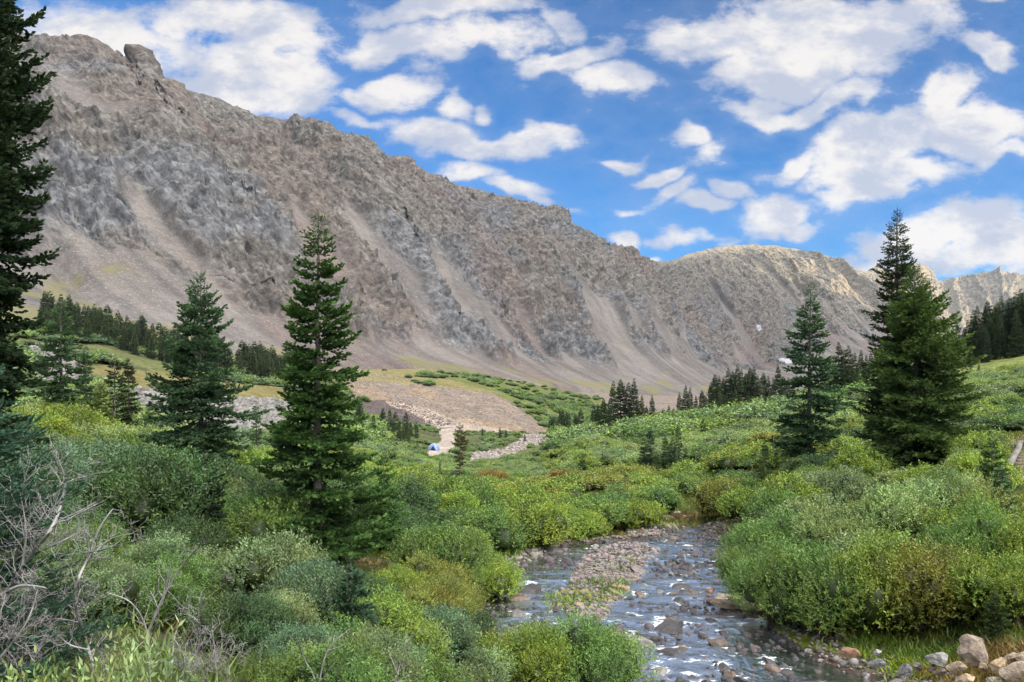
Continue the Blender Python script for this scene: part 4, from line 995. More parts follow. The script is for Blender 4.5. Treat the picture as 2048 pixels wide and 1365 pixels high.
def allowed(x, y, far=False):
    m = np.ones(x.shape, bool)
    s, b = stream_s(x, y); m &= (s < -.75) | (y > 47) | (y < 10)
    for nm in ('road', 'road2', 'wash', 'tail', 'mound', 'moundochre', 'bould', 'bould2', 'leftochre', 'hump', 'trail', 'ledge'): m &= ~region(nm, x, y)
    u = U0+F*x/np.maximum(y, 1)
    m &= ~((u > 925) & (u < 1860) & (y < 15.3) & (y > 9))                    # the bottom of the picture where the stream shows
    m &= ~((u > 1225) & (y < 15.6))
    m &= ~((u > 985) & (u < 1130) & (y > 15) & (y < 26.5))
    m &= ~((u > 370) & (u < 500) & (y > 8.5) & (y < 15.5))                  # grassy gap with stones
    m &= ~(y < 6.5)
    m &= ~((u < 470) & (y < 8.0))
    m &= ~((np.hypot(x-(868-U0)/F*125, y-124) < 3.2) | ((np.abs(u-868) < 20) & (y > 95) & (y < 124)))
    m &= ~((u > 1320) & (u < 1400) & (y > 34) & (y < 47)) & ~((u > 1988) & (y > 18.5) & (y < 31))
    m &= ~((u > 1972) & (y > 15.5) & (y < 31)) & ~((u > 1962) & (y >= 31) & (y < 46))
    for tx, ty, th in TREES:                                                 # open ground in front of the spruces
        if ty < 75 and ty > 8: 
            tu = U0+F*tx/ty; wd = 1.0 if ty > 55 else (1.5 if ty > 30 else 1.35); fr = 4.0 if ty < 30 else 6.0
            if tu < 0: continue
            m &= ~((np.abs(x-y*tx/ty) < wd*(.45 if ty < 16 else 1)) & (y > ty-fr*(.4 if ty < 16 else 1)) & (y < ty+.8))
    return m
def tone_at(x, y, g):
    u = U0+F*x/y; n = float(fbm(np.array([x/5.0]), np.array([y/7.0]), 2, 201)[0])+g.normal()*.28
    if u < 1250 and y < 13: pal = [DKG, BGW, DKG, MG, GG]
    elif u < 620 and y < 24: pal = [DKG, BGW, MG, GG]
    elif u > 1480 and y < 34: pal = [MG, GG, YG, PAL]
    elif u < 620: pal = [BGW, GG, PAL, YG]
    else: pal = [DKG, MG, YG, YG, OL] if y < 62 else [MG, GG, PAL, YG]
    k = (n+.75)/1.5*len(pal); c = pal[int(min(max(k, 0), len(pal)-1))]
    return np.array(c)*g.uniform(.85, 1.15)
cand = []
for i in range(26000):
    D = math.sqrt(rb.uniform(6.5**2, 92**2)); u = rb.uniform(-140, 2190); cand.append(((u-U0)/F*D, D))
cand = np.array(cand); ok = allowed(cand[:, 0], cand[:, 1]); cand = cand[ok]; cand = cand[np.argsort(cand[:, 1])]
cell = {}
def free(x, y, r):
    k = (int(x//2), int(y//2))
    for a in (-1, 0, 1):
        for b in (-1, 0, 1):
            for (X_, Y_, r_) in cell.get((k[0]+a, k[1]+b), ()):
                if (X_-x)**2+(Y_-y)**2 < (.68*(r+r_))**2: return False
    return True
for p in PL: cell.setdefault((int(p[0]//2), int(p[1]//2)), []).append(p)
AUTO = []
for x, y in cand:
    u = U0+F*x/y
    s = rb.uniform(.85, 1.35)
    if y < 11: s *= .50
    elif y < 16: s *= .72
    if u > 1480 and y < 30: s *= 1.1
    if y > 60 and rb.random() < .22: continue
    if y > 30: s *= 1.12
    if y > 56 and 770 < u < 1115: s *= .62
    if y > 75 and 770 < u < 1115 and rb.random() < .45: continue
    if free(x, y, s):
        cell.setdefault((int(x//2), int(y//2)), []).append((x, y, s)); AUTO.append((x, y, s))
LM = [(632, 17.2, 'the tall foreground spruce'), (403, 26, 'the broad layered spruce'), (412, 15.5, 'the small very dark spruce'), (703, 9.6, 'the young blue-green spruce'), (770, 23, 'the slender spruce'),
      (920, 60, 'the damaged spruce'), (1330, 62, 'the pointed spruce clump'), (1622, 46, 'the gappy tiered spruce'), (1828, 37, 'the broadest green spruce'), (1985, 23.5, 'the plank trail spruce'),
      (1400, 41, 'the gravel beach'), (1110, 30, 'the left channel'), (1452, 19.2, 'the flat beige rock'), (430, 12, 'the mossy boulders'), (100, 5.4, 'the tangled bare shrub'), (330, 6, 'the forked bare shrub'),
      (1950, 12.5, 'the big pinkish boulder'), (1215, 32.5, 'the rounded island willow'), (125, 45, 'the bushy far left spruce'), (297, 40, 'the little boulder field spruce'), (513, 44, 'the slim boulder field spruce'),
      (1750, 16.2, 'the yellowing right bank willow'), (1850, 20.5, 'the pale willow mound'), (560, 11.8, 'the silvery foreground willow'), (300, 14.5, 'the dark green willow dome'), (880, 18.6, 'the large olive bank willow'),
      (1165, 66, 'the small slope spruce pair'), (1455, 52, 'the two skinny young spruces'), (1530, 42, 'the dark spruce by the tiered one'), (60, 16, 'the left edge spruce')]
def tone_word(c):
    r, g, b = c; q = r/g; w_ = b/g
    hue = 'rusty' if q > 1.1 else 'olive' if q > .93 else 'blue-green' if (w_ > .5 and q < .7) else 'grey-green' if w_ > .45 else 'yellow-green' if q > .72 else 'green'
    v = g; return ('dark ' if v < .11 else 'pale ' if v > .215 else '')+hue
USED = {}
def blabel(x, y, s, c):
    best = None
    for (lu, lD, nm) in LM:
        lx = (lu-U0)/F*lD; d = math.hypot((x-lx)*1.3, y-lD)
        if best is None or d < best[0]: best = (d, lx, lD, nm)
    d, lx, lD, nm = best; dx, dy = x-lx, y-lD
    if abs(dx)*1.3 > abs(dy): rel = ('right of ' if dx > 0 else 'left of ')
    else: rel = 'behind ' if dy > 0 else 'in front of '
    pre = 'just ' if d < 2.2 else '' if d < 5 else 'well ' if d < 10 else 'far '
    base = 'willow '+pre+rel+nm
    for lab in (tone_word(c)+' '+base, ('low ' if s < 1.0 else 'tall ')+tone_word(c)+' '+base):
        if lab not in USED: USED[lab] = 1; return lab
    k = 2
    while True:
        l2 = ('smaller ' if s < 1.0 else 'larger ')+tone_word(c)+' '+base+', '+ORD(k)+' nearest'
        if l2 not in USED: USED[l2] = 1; return l2
        k += 1
def blab(u, y):
    return 'willows of the left side' if u < 1000 and y < 30 else 'willows of the right bank' if y < 30 else 'willows of the middle distance'
n_ind = 290-len(HANDB)
for i, (x, y, s) in enumerate(AUTO[:n_ind]):
    z = gz(x, y); u = U0+F*x/y; grp = blab(u, y); tcol = tone_at(x, y, rb); lab = blabel(x, y, s, tcol)
    T = near if y < 17 else mid
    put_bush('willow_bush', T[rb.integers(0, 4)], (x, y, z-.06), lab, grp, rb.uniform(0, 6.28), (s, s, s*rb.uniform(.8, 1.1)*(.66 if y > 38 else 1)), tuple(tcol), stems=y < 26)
rest = AUTO[n_ind:]
print('bushes', len(AUTO), 'rest', len(rest), 'individual to', AUTO[n_ind-1][1] if len(AUTO) > n_ind else None)
lod2 = [arrays(willow(81+i, 420, .125, .48, 5, stems=1, core=.88, var=.45)[0]) for i in range(3)]
# core faces share the quad layout, so the whole template is quads
if rest:
    R_ = np.array(rest); pos = np.stack([R_[:, 0], R_[:, 1], gh(R_[:, 0], R_[:, 1])-.08], 1); n = len(R_)
    bulk_mesh('willow_thicket', lod2, pos, rb.uniform(0, 6.28, n), R_[:, 2]*1.12, R_[:, 2]*rb.uniform(.50, .82, n), rb.integers(0, 3, n), np.array([tone_at(a, b, rb) for a, b, _ in rest]), M['leaf'],
              'dense mass of willow scrub covering the middle of the valley and the right slope', 'willow thicket')
lod3 = [arrays(willow(91+i, 90, .23, .60, 4, stems=1, core=.94, var=.35)[0]) for i in range(3)]
# far slopes
pts = []; cc = []; sc_ = []
for i in range(13000):
    D = math.sqrt(rb.uniform(88**2, 330**2)) if rb.random() < .6 else rb.uniform(88, 420); u = rb.uniform(-100, 2150); pts.append(((u-U0)/F*D, D))
pts = np.array(pts); ok = allowed(pts[:, 0], pts[:, 1]); u_ = U0+F*pts[:, 0]/pts[:, 1]
sl = region('slope', pts[:, 0], pts[:, 1], 6)
patch = fbm(pts[:, 0]/16, pts[:, 1]/30, 3, 210)
ok &= (sl & (patch > -.3)) | (~sl & (pts[:, 1] < 215) & ((patch > -.32) | (pts[:, 1] < 110)) & ~((u_ < 620) & (pts[:, 1] > 150) & (patch < -.1)) & ~region('meadow', pts[:, 0], pts[:, 1]))
ok |= region('moundochre', pts[:, 0], pts[:, 1]) & (patch > .42)
ok &= ~((u_ > 1240) & (u_ < 1420) & (pts[:, 1] > 200))
pts = pts[ok]; n = len(pts)
pos = np.stack([pts[:, 0], pts[:, 1], gh(pts[:, 0], pts[:, 1])-.1], 1)
cl = np.array([tone_at(a, b, rb) for a, b in pts])*np.array([.85, .92, .95])
s = rb.uniform(.8, 1.9, n); uu_ = U0+F*pts[:, 0]/pts[:, 1]; s = np.where((uu_ > 770) & (uu_ < 1115) & (pts[:, 1] < 235), s*.42, s)
bulk_mesh('far_willow_scrub', lod3, pos, rb.uniform(0, 6.28, n), s*1.2, s*rb.uniform(.45, .8, n), rb.integers(0, 3, n), cl, M['leaf'], 'low willow scrub on the far valley floor and the green slope behind the tailings', 'willow scrub')
print('far', n)

# ---------------------------------------------------------------- grass and herbs in the gaps and along the banks
def grass_temp(seed, nb, h, w, spread):
    g = np.random.default_rng(seed); p = g.normal(size=(nb, 3))*spread; p[:, 2] = 0
    d = unit(np.stack([g.normal(size=nb)*.35, g.normal(size=nb)*.35, np.ones(nb)], 1)); s = unit(np.cross(d, g.normal(size=(nb, 3))))
    V, Q = lens(p, d, s, h*g.uniform(.5, 1.2, nb), w, bend=g.normal(size=(nb, 3))*h*.18*np.array([1, 1, .2]), at=.5)
    return V, Q, np.repeat(g.uniform(.7, 1.35, (nb, 1))*np.array([[1, 1, 1]]), 4, axis=0)
gt = [grass_temp(1, 26, .26, .014, .10), grass_temp(2, 34, .18, .018, .14)]
N = 11500
D = np.sqrt(rb.uniform(4.5**2, 50**2, N)); D[9000:] = np.sqrt(rb.uniform(11**2, 24**2, 2500)); u = rb.uniform(-60, 2110, N); u[9000:] = rb.uniform(1480, 2120, 2500); x = (u-U0)/F*D
s, b = stream_s(x, D); keep = (((s < -.55) | (D < 10.2))) | ((np.abs(u-1180) < 75) & (D > 19.2) & (D < 21.8) & (b > 0))
keep |= (rb.random(N) < .02) & (b > .5)
x, D, s, u = x[keep], D[keep], s[keep], u[keep]; n = len(x)
nz = fbm(x/2, D/2, 2, 220)
c = np.where((nz > .1)[:, None], np.array([.16, .19, .03]), np.array([.09, .135, .03])); c = np.where((nz < -.3)[:, None], np.array([.19, .13, .05]), c)
c[(s > -1.5) & (D > 10)] *= np.array([1.15, 1.25, .7])
pos = np.stack([x, D, gh(x, D)-.01], 1)
bulk_mesh('bank_grass', gt, pos, rb.uniform(0, 6.28, n), rb.uniform(.8, 1.6, n)*(1+D/60), rb.uniform(.7, 1.3, n), rb.integers(0, 2, n), c, M['leaf'], 'grass and low herbs on the banks and between the willows', 'grass')

# ---------------------------------------------------------------- stones
def rock_mesh(seed, sub=2, flat=.55, cuts=9):
    import bmesh
    g = np.random.default_rng(seed); bm = bmesh.new(); bmesh.ops.create_icosphere(bm, subdivisions=sub, radius=1.0)
    V = np.array([v.co[:] for v in bm.verts]); 
    for i in range(cuts):          # broken faces
        nrm = unit(g.normal(size=3)); d = g.uniform(.42, .80); t_ = V@nrm; V = V-np.outer(np.maximum(t_-d, 0)*.97, nrm)
    V += unit(V)*(fbm(V[:, 0]*1.6+seed, V[:, 1]*1.6+V[:, 2]*1.3, 3, seed)*.10)[:, None]
    V *= np.array([1.0, g.uniform(.62, .9), g.uniform(.8, 1.1)*flat])
    for v, c_ in zip(bm.verts, V): v.co = c_
    me = bpy.data.meshes.new('stone'); bm.to_mesh(me); bm.free(); me.materials.append(M['rock'])
    return me
RM = [rock_mesh(400+i, 3 if i < 5 else 2) for i in range(12)]
rs = np.random.default_rng(33)
for i, (x, y, _, rad) in enumerate(ROCKS):
    s, b = stream_s(np.array([x]), np.array([y])); s, b = float(s[0]), float(b[0])
    dry = b > .1 or s < -.1
    z = gz(x, y)+rad*.15 if dry else float(zwater(y))+rad*rs.uniform(-.15, .12)
    o = bpy.data.objects.new('river_rock', RM[rs.integers(0, 12)]); C.objects.link(o)
    o.location = (x, y, z); o.scale = (rad*1.25, rad*1.15, rad*rs.uniform(.8, 1.25)); o.rotation_euler = (rs.normal()*.15, rs.normal()*.15, rs.uniform(0, 6.28))
    k = rs.random()
    col = np.array((.15, .13, .12)) if dry else np.array((.045, .041, .042))
    if dry and k < .25: col = np.array((.26, .17, .13))
    if (not dry) and k < .2: col = np.array((.105, .078, .062))
    if (not dry) and k > .93: col = np.array((.17, .16, .155))
    o.color = (*(col*rs.uniform(.75, 1.25)), 1)
    if b > .1: lab, grp = 'grey-pink stone on the gravel bar between the two channels', 'stones on the gravel bar'
    elif s < -.1: lab, grp = 'stone on the bank beside the stream', 'stones on the stream banks'
    elif y < 17: lab, grp = 'dark wet rock breaking the near rapids of the stream', 'wet rocks in the near rapids'
    elif y < 25: lab, grp = 'dark wet rock in the middle reach of the stream', 'wet rocks in the middle reach'
    else: lab, grp = 'small dark rock in the far reach of the stream', 'wet rocks in the far reach'
    uu = U0+F*x/y; side = ' on the left' if uu < (1150 if y > 17 else 1380) else ' on the right' if uu > (1400 if y > 17 else 1560) else ' in the centre'; size = 'large ' if rad > .26 else 'small ' if rad < .11 else ''
    lab = (size+lab).replace('small small', 'small').replace('large small', 'larger')+','+side; grp = lab
    tag(o, lab, 'rock', grp)
def stone_temp(seed, sub):
    me = rock_mesh(seed, sub, .7); V, Q, c_ = arrays(me); bpy.data.meshes.remove(me); return V, Q, c_
st2 = [stone_temp(430+i, 1) for i in range(5)]
def stones(name, x, y, z, r, col, label, cat, matl=None):
    n = len(x); bulk_mesh(name, st2, np.stack([x, y, z], 1), rs.uniform(0, 6.28, n), r, r*rs.uniform(.7, 1.2, n), rs.integers(0, 5, n), col, matl or M['pebble'], label, cat)
mp, n_, bs_ = material('pebbles', .8, .3); n_.l.new(n_.attr('col'), bs_.inputs['Base Color']); M['pebble'] = mp
N = 60000; y = np.sqrt(rs.uniform(10.5**2, 46**2, N)); u = rs.uniform(930, 2060, N); x = (u-U0)/F*y; s, b = stream_s(x, y)
keep = ((b > -.35) | ((s > -1.5) & (s < .25)) | ((s > .2) & (rs.random(N) < .22))); x, y, s, b = x[keep][:15000], y[keep][:15000], s[keep][:15000], b[keep][:15000]; n = len(x)
r = np.clip(rs.lognormal(-3.05, .42, n), .018, .13)*(1+(y > 25)*.5)
col = np.array((.15, .132, .122))*rs.uniform(.45, 1.5, (n, 1))*(1+rs.normal(size=(n, 3))*.06)
wet = (s > 0) & (b < -.1); col[wet] *= .32
stones('gravel_pebbles', x, y, gh(x, y)+r*.2, r, col, 'pebbles of the gravel bar and the stream margins', 'gravel')
N = 9000; y = np.sqrt(rs.uniform(11**2, 40**2, N)); u = rs.uniform(940, 1800, N); x = (u-U0)/F*y; s, b = stream_s(x, y)
keep = (s > .1) & (b < -.2) & (fbm(x/1.3, y/.8, 3, 88)+.55*sst(1.4, .2, s) > .02); x, y = x[keep], y[keep]; n = len(x); r = np.clip(rs.lognormal(-2.65, .38, n), .035, .17)*(1+(y > 24)*.4)
stones('rapids_stones', x, y, zwater(y)-r*.12, r, np.array((.048, .043, .043))*rs.uniform(.6, 1.8, (n, 1))*(1+rs.normal(size=(n, 3))*.08), 'small dark wet stones breaking the surface all over the rapids', 'stones')
N = 26000; y = rs.uniform(55, 175, N); u = rs.uniform(40, 620, N); x = (u-U0)/F*y; keep = region('bould', x, y, 4) | region('bould2', x, y, 4)
x, y = x[keep], y[keep]; n = len(x); r = np.clip(rs.lognormal(-1.05, .4, n), .15, .9)
col = np.array((.155, .146, .135))*rs.uniform(.55, 1.3, (n, 1))
stones('boulder_field', x, y, gh(x, y)+r*.1, r, col, 'pale grey boulder field behind the left hand spruces', 'boulders')
N = 30000; y = rs.uniform(80, 300, N); u = rs.uniform(690, 1110, N); x = (u-U0)/F*y; kw = region('wash', x, y, 3); kt = region('tail', x, y, 3); km = region('mound', x, y, 3) & (rs.random(N) < .35)
keep = kw | kt | km; x, y, kt = x[keep], y[keep], kt[keep]; n = len(x); r = np.clip(rs.lognormal(-1.4, .35, n), .12, .6)
col = np.where(kt[:, None], np.array((.10, .082, .08)), np.array((.22, .19, .17)))*rs.uniform(.6, 1.3, (n, 1))
stones('tailings_stones', x, y, gh(x, y)+r*.05, r, col, 'loose stones on the mine tailings and the dry gravel wash', 'stones')

BL_ = [  # u, v of the base, distance, width px, height px, colour, label
 (1942, 1322, 12.2, 68, 66, (.34, .28, .23), 'big pinkish wedge-shaped boulder at bottom right, highest of the pile'),
 (1876, 1333, 12.1, 54, 32, (.36, .36, .35), 'pale grey slab-like boulder just left of the pinkish wedge one'),
 (1916, 1350, 11.8, 42, 32, (.40, .32, .24), 'tan boulder below the pale grey slab-like one'),
 (1930, 1378, 11.4, 46, 38, (.46, .37, .26), 'light tan boulder cut by the bottom edge below the pinkish wedge'),
 (1995, 1346, 11.7, 44, 34, (.46, .35, .22), 'warm ochre boulder right of the pinkish wedge one'),
 (1966, 1340, 11.9, 24, 18, (.42, .33, .22), 'small ochre stone between the wedge and the warm ochre boulder'),
 (2022, 1330, 12.0, 44, 26, (.42, .34, .27), 'flat tan boulder behind the large pale ones at the right edge'),
 (2042, 1372, 11.2, 72, 58, (.50, .42, .33), 'largest pale boulder at the right bottom corner'),
 (2052, 1338, 11.8, 60, 46, (.50, .40, .30), 'pale cream boulder against the right edge'),
 (1990, 1376, 11.3, 44, 28, (.44, .42, .34), 'mossy pale stone at the bottom edge near the right corner'),
 (2012, 1358, 11.5, 30, 24, (.40, .39, .33), 'greenish grey stone between the ochre and the largest boulder'),
 (1812, 1352, 11.9, 38, 24, (.20, .20, .21), 'dark grey rounded stone on the gravel left of the boulder pile'),
 (1758, 1338, 12.6, 34, 24, (.24, .25, .26), 'blue-grey stone at the water edge, lower right'),
 (1754, 1315, 13.1, 22, 20, (.40, .40, .40), 'small upright white stone at the water edge, lower right'),
 (1695, 1312, 13.4, 42, 22, (.33, .20, .13), 'flat orange-brown stone on the right margin of the stream'),
 (1835, 1338, 12.3, 28, 16, (.24, .22, .21), 'low grey stone in the gravel below the olive willow'),
 (1865, 1345, 12.1, 20, 18, (.36, .30, .25), 'small round tan stone beside the pale grey slab-like boulder'),
 (1884, 1352, 12.0, 26, 18, (.38, .32, .26), 'small pale stone at the left foot of the tan boulder'),
 (1848, 1380, 11.4, 32, 20, (.30, .30, .30), 'grey stone cut by the bottom edge left of the light tan one'),
 (1452, 1212, 19.2, 76, 30, (.38, .32, .25), 'long flat beige rock on the right bank at mid stream'),
 (1492, 1222, 18.8, 34, 16, (.42, .33, .23), 'small beige rock right of the long flat one'),
 (1420, 1190, 20.5, 20, 14, (.40, .24, .18), 'reddish rock sitting in the stream near the right bank'),
 (1338, 1046, 36.0, 24, 14, (.42, .39, .37), 'pale boulder at the head of the gravel beach'),
 (1352, 1036, 38.0, 22, 12, (.44, .40, .38), 'second pale boulder at the head of the gravel beach'),
 (1330, 1028, 40.0, 18, 11, (.44, .41, .39), 'small white boulder farthest up the gravel beach'),
 (1369, 1044, 36.5, 15, 10, (.40, .36, .33), 'small tan boulder right of the pale ones on the gravel beach'),
 (374, 1120, 13.5, 30, 40, (.24, .26, .30), 'blue-grey boulder half hidden under the dark willow dome'),
 (412, 1158, 11.8, 48, 26, (.17, .17, .17), 'mossy dark boulder in the grassy gap, left one'),
 (455, 1172, 11.4, 26, 34, (.22, .21, .20), 'upright mossy boulder in the grassy gap, right one'),
 (505, 1110, 14.8, 44, 14, (.30, .30, .31), 'flat grey stone under the tall foreground spruce'),
 (2020, 1095, 20.5, 48, 22, (.28, .27, .26), 'grey ledge rock under the small spruces at the right edge'),
 (2038, 1128, 18.8, 44, 20, (.26, .25, .24), 'lower grey ledge rock at the right edge'),
 (2016, 1070, 22.0, 38, 18, (.30, .27, .24), 'upper grey ledge rock at the right edge'),
]
BR_ = [rock_mesh(460+i, 4, .9, 16) for i in range(5)]
for b_ in BR_: b_.materials.clear(); b_.materials.append(M['boulder'])
for i, (u, v, D, wp, hp, col, lab) in enumerate(BL_):
    w_ = wp*D/F; hh = hp*D/F; x = (u-U0)/F*D; z = max((HV-v)/F*D, gz(x, D)-.05)
    o = bpy.data.objects.new('boulder', BR_[i % 5]); C.objects.link(o); o.location = (x, D, z+hh*.42); o.scale = (w_*.56, w_*.55, hh*.66); o.rotation_euler = (0, rs.normal()*.14, rs.uniform(-.5, .5)); o.color = (*[c*.80 for c in col], 1)
    tag(o, lab, 'boulder')
# the pile in the corner has many lesser stones between
N = 260; y = rs.uniform(10.6, 12.6, N); u = rs.uniform(1780, 2110, N); x = (u-U0)/F*y; r = np.clip(rs.lognormal(-2.9, .5, N), .03, .13)
stones('corner_stones', x, y, gh(x, y)+r*.2, r, np.array((.36, .29, .23))*rs.uniform(.5, 1.3, (N, 1)), 'small stones between the boulders in the right bottom corner', 'stones')

# ---------------------------------------------------------------- the tent
def tent():
    base = ground_at(868, 124); root = bpy.data.objects.new('dome_tent', None); C.objects.link(root); root.location = base; root.rotation_euler = (0, 0, -.35); root.scale = (.88, .88, .84)
    tag(root, 'small pale blue dome tent with navy door, beside the dirt road', 'tent')
    th, ph = np.meshgrid(np.linspace(0, 2*np.pi, 25)[:-1], np.linspace(0, math.pi/2, 9)); R_, H_ = 1.0, 1.25
    sq = 1-.10*np.cos(4*th)
    V = np.stack([R_*sq*np.cos(th)*np.cos(ph)**.8, R_*sq*np.sin(th)*np.cos(ph)**.8, H_*np.sin(ph)**1.05+0*th], -1).reshape(-1, 3)
    obj('fly', mesh_from('tent_fly', V, grid_faces(9, 24, True), smooth=True), M['tent'], root)
    t1, p1 = np.meshgrid(np.linspace(-1.95, -.95, 9), np.linspace(.03, .75, 8)); wdt = (1-(p1/.85)**1.6); t1 = -1.35+(t1+1.45)*wdt
    sq = 1-.10*np.cos(4*t1); V = np.stack([1.03*sq*np.cos(t1)*np.cos(p1)**.8, 1.03*sq*np.sin(t1)*np.cos(p1)**.8, 1.27*np.sin(p1)**1.05], -1).reshape(-1, 3)
    obj('door', mesh_from('tent_door', V, grid_faces(8, 9)), M['tentdark'], root)
    for a in (math.pi/4, 3*math.pi/4):
        p = np.linspace(0, math.pi, 21); sq = 1.10; pts = np.stack([1.04*sq*np.cos(p)*math.cos(a), 1.04*sq*np.cos(p)*math.sin(a), 1.28*np.sin(p)], 1)
        v, q = tube(pts, .02, .02, 5); obj('pole', mesh_from('tent_pole', v, q), M['pole'], root)
tent()

# ---------------------------------------------------------------- weathered stumps and logs on the ochre mound
for i, (u, v, D, hp, lab) in enumerate([(1118, 868, 118, 9, 'pale pointed stump at the left foot of the ochre mound'), (1112, 871, 116, 4, 'lowest pale stump left of the ochre mound'), (1138, 852, 122, 5, 'squat pale stump on the left slope of the ochre mound'),
        (1150, 847, 123, 8, 'pale stump on the ochre mound, left of a close pair'), (1157, 845, 124, 5, 'forked pale stump between two taller ones'), (1164, 844, 124, 8, 'tallest pale stump on top of the ochre mound'), (1168, 843, 125, 5, 'pale stump at the right end of the row'), (1143, 850, 122, 4, 'small pale stump beside the squat one')]):
    b0 = ground_at(u, D); h = hp*D/F*1.5; v_, q_ = tube(np.array([[0, 0, -.2], [.02, 0, h*.5], [.05, .03, h]]), .17, .03, 6); v2, q2 = tube(np.array([[0, 0, h*.3], [.16, .02, h*.6]]), .07, .02, 5)
    A = Acc(); A.add(v_, q_); A.add(v2, q2); o = obj('tree_stump', A.mesh('stump'), M['dead'], None, b0); tag(o, lab, 'stump')
for (u, D, L, a, lab) in ((893, 208, 5.0, .9, 'grey log lying at the top of the dirt road'), (1190, 118, 4.5, .1, 'pale log lying across the ochre mound'), (912, 202, 4.0, .5, 'second grey log beside the dirt road')):
    b0 = ground_at(u, D); A = Acc(); v_, q_ = tube(np.array([[-L/2, 0, .15], [0, .05, .22], [L/2, 0, .18]]), .22, .13, 7); A.add(v_, q_); v_, q_ = tube(np.array([[L*.2, 0, .2], [L*.3, .1, .7]]), .06, .03, 5); A.add(v_, q_)
    o = obj('fallen_log', A.mesh('log'), M['dead'], None, b0); o.rotation_euler = (0, .05, a); tag(o, lab, 'log')

# ---------------------------------------------------------------- plank trail at the right edge
def beam(a, b, w_, h_, name, matl, parent):
    a = Vector(a); b = Vector(b); d = (b-a); L = d.length; d.normalize(); s = d.cross(Vector((0, 0, 1))).normalized(); up = s.cross(d)
    V = [a+s*(i*w_/2)+up*(j*h_/2)+d*(L*k+e) for k, e in ((0, 0), (1, 0)) for i, j in ((-1, -1), (1, -1), (1, 1), (-1, 1))]
    V = [tuple(x) for x in V]; Q = [(0, 1, 2, 3), (7, 6, 5, 4), (0, 4, 5, 1), (1, 5, 6, 2), (2, 6, 7, 3), (3, 7, 4, 0)]
    return obj(name, mesh_from(name, np.array(V), np.array(Q)), matl, parent)
tr = bpy.data.objects.new('plank_trail', None); C.objects.link(tr); tag(tr, 'curved timber-edged stairway trail of weathered planks at the right edge', 'trail')
cur = [(2004, 28.0), (2012, 29.5), (2021, 31.5), (2030, 34.0), (2037, 37.0), (2041, 40.0)]
P_ = [W(u, 0, D) for u, D in cur]; P_ = [Vector((p.x, p.y, gz(p.x, p.y)+.16)) for p in P_]
for a, b in zip(P_[:-1], P_[1:]): beam(a, b, .22, .24, 'edge_timber', M['timber'], tr)
P2_ = [p+Vector((1.75, .25, 0)) for p in P_]
for a, b in zip(P2_[:-1], P2_[1:]): beam(a, b, .22, .24, 'edge_timber', M['timber'], tr)
for i in range(15):
    f = i/14*(len(P_)-1.001); k = int(f); p = P_[k].lerp(P_[k+1], f-k)
    a = p+Vector((.14, .02, -.05)); b = p+Vector((1.62, .23, -.05)); beam(a, b, .30, .16, 'tread', M['plank'], tr)

# ---------------------------------------------------------------- bare grey shrubs in the near left corner
def twigs(A, pts, r0, r1, g, level, dens=1.0, reach=1.0):
    v, q = tube(pts, r0, r1, 5 if level == 0 else 3); A.add(v, q)
    if level >= 3: return
    L = np.linalg.norm(np.diff(pts, axis=0), axis=1).sum(); n = int({0: 15, 1: 6.5, 2: 3.2}[level]*L*dens/{0: 1.0, 1: .34, 2: .18}[level])
    cum = np.concatenate([[0], np.cumsum(np.linalg.norm(np.diff(pts, axis=0), axis=1))])
    for i in range(n):
        s = L*(g.uniform(.12, 1.0) if level == 0 else g.uniform(.2, 1))
        o = np.array([np.interp(s, cum, pts[:, c]) for c in range(3)]); k = min(len(pts)-2, np.searchsorted(cum, s)-1 if s > 0 else 0); td = unit(pts[k+1]-pts[k])
        d = unit(td*.55+unit(g.normal(size=3))*.85+np.array([0, 0, .18])); l = {0: .34, 1: .17, 2: .08}[level]*g.uniform(.5, 1.3)*reach*(1-.4*s/L)
        m = 5; p = [o]
        bend = unit(g.normal(size=3))*.35
        for j in range(m-1):
            d = unit(d+bend*.35+g.normal(size=3)*.20+np.array([0, 0, .05])); p.append(p[-1]+d*l/(m-1))
        rr_ = np.interp(s, [0, L], [r0, r1])*.55; twigs(A, np.array(p), max(rr_*.9, .0015), max(rr_*.4, .0010), g, level+1, dens, reach)
def smooth_line(P):
    P = np.array([tuple(p) for p in P]); t_ = np.linspace(0, len(P)-1, (len(P)-1)*4+1); i = np.clip(t_.astype(int), 0, len(P)-2); f = (t_-i)[:, None]
    p0 = P[np.maximum(i-1, 0)]; p1 = P[i]; p2 = P[i+1]; p3 = P[np.minimum(i+2, len(P)-1)]
    return .5*((2*p1)+(-p0+p2)*f+(2*p0-5*p1+4*p2-p3)*f*f+(-p0+3*p1-3*p2+p3)*f**3)
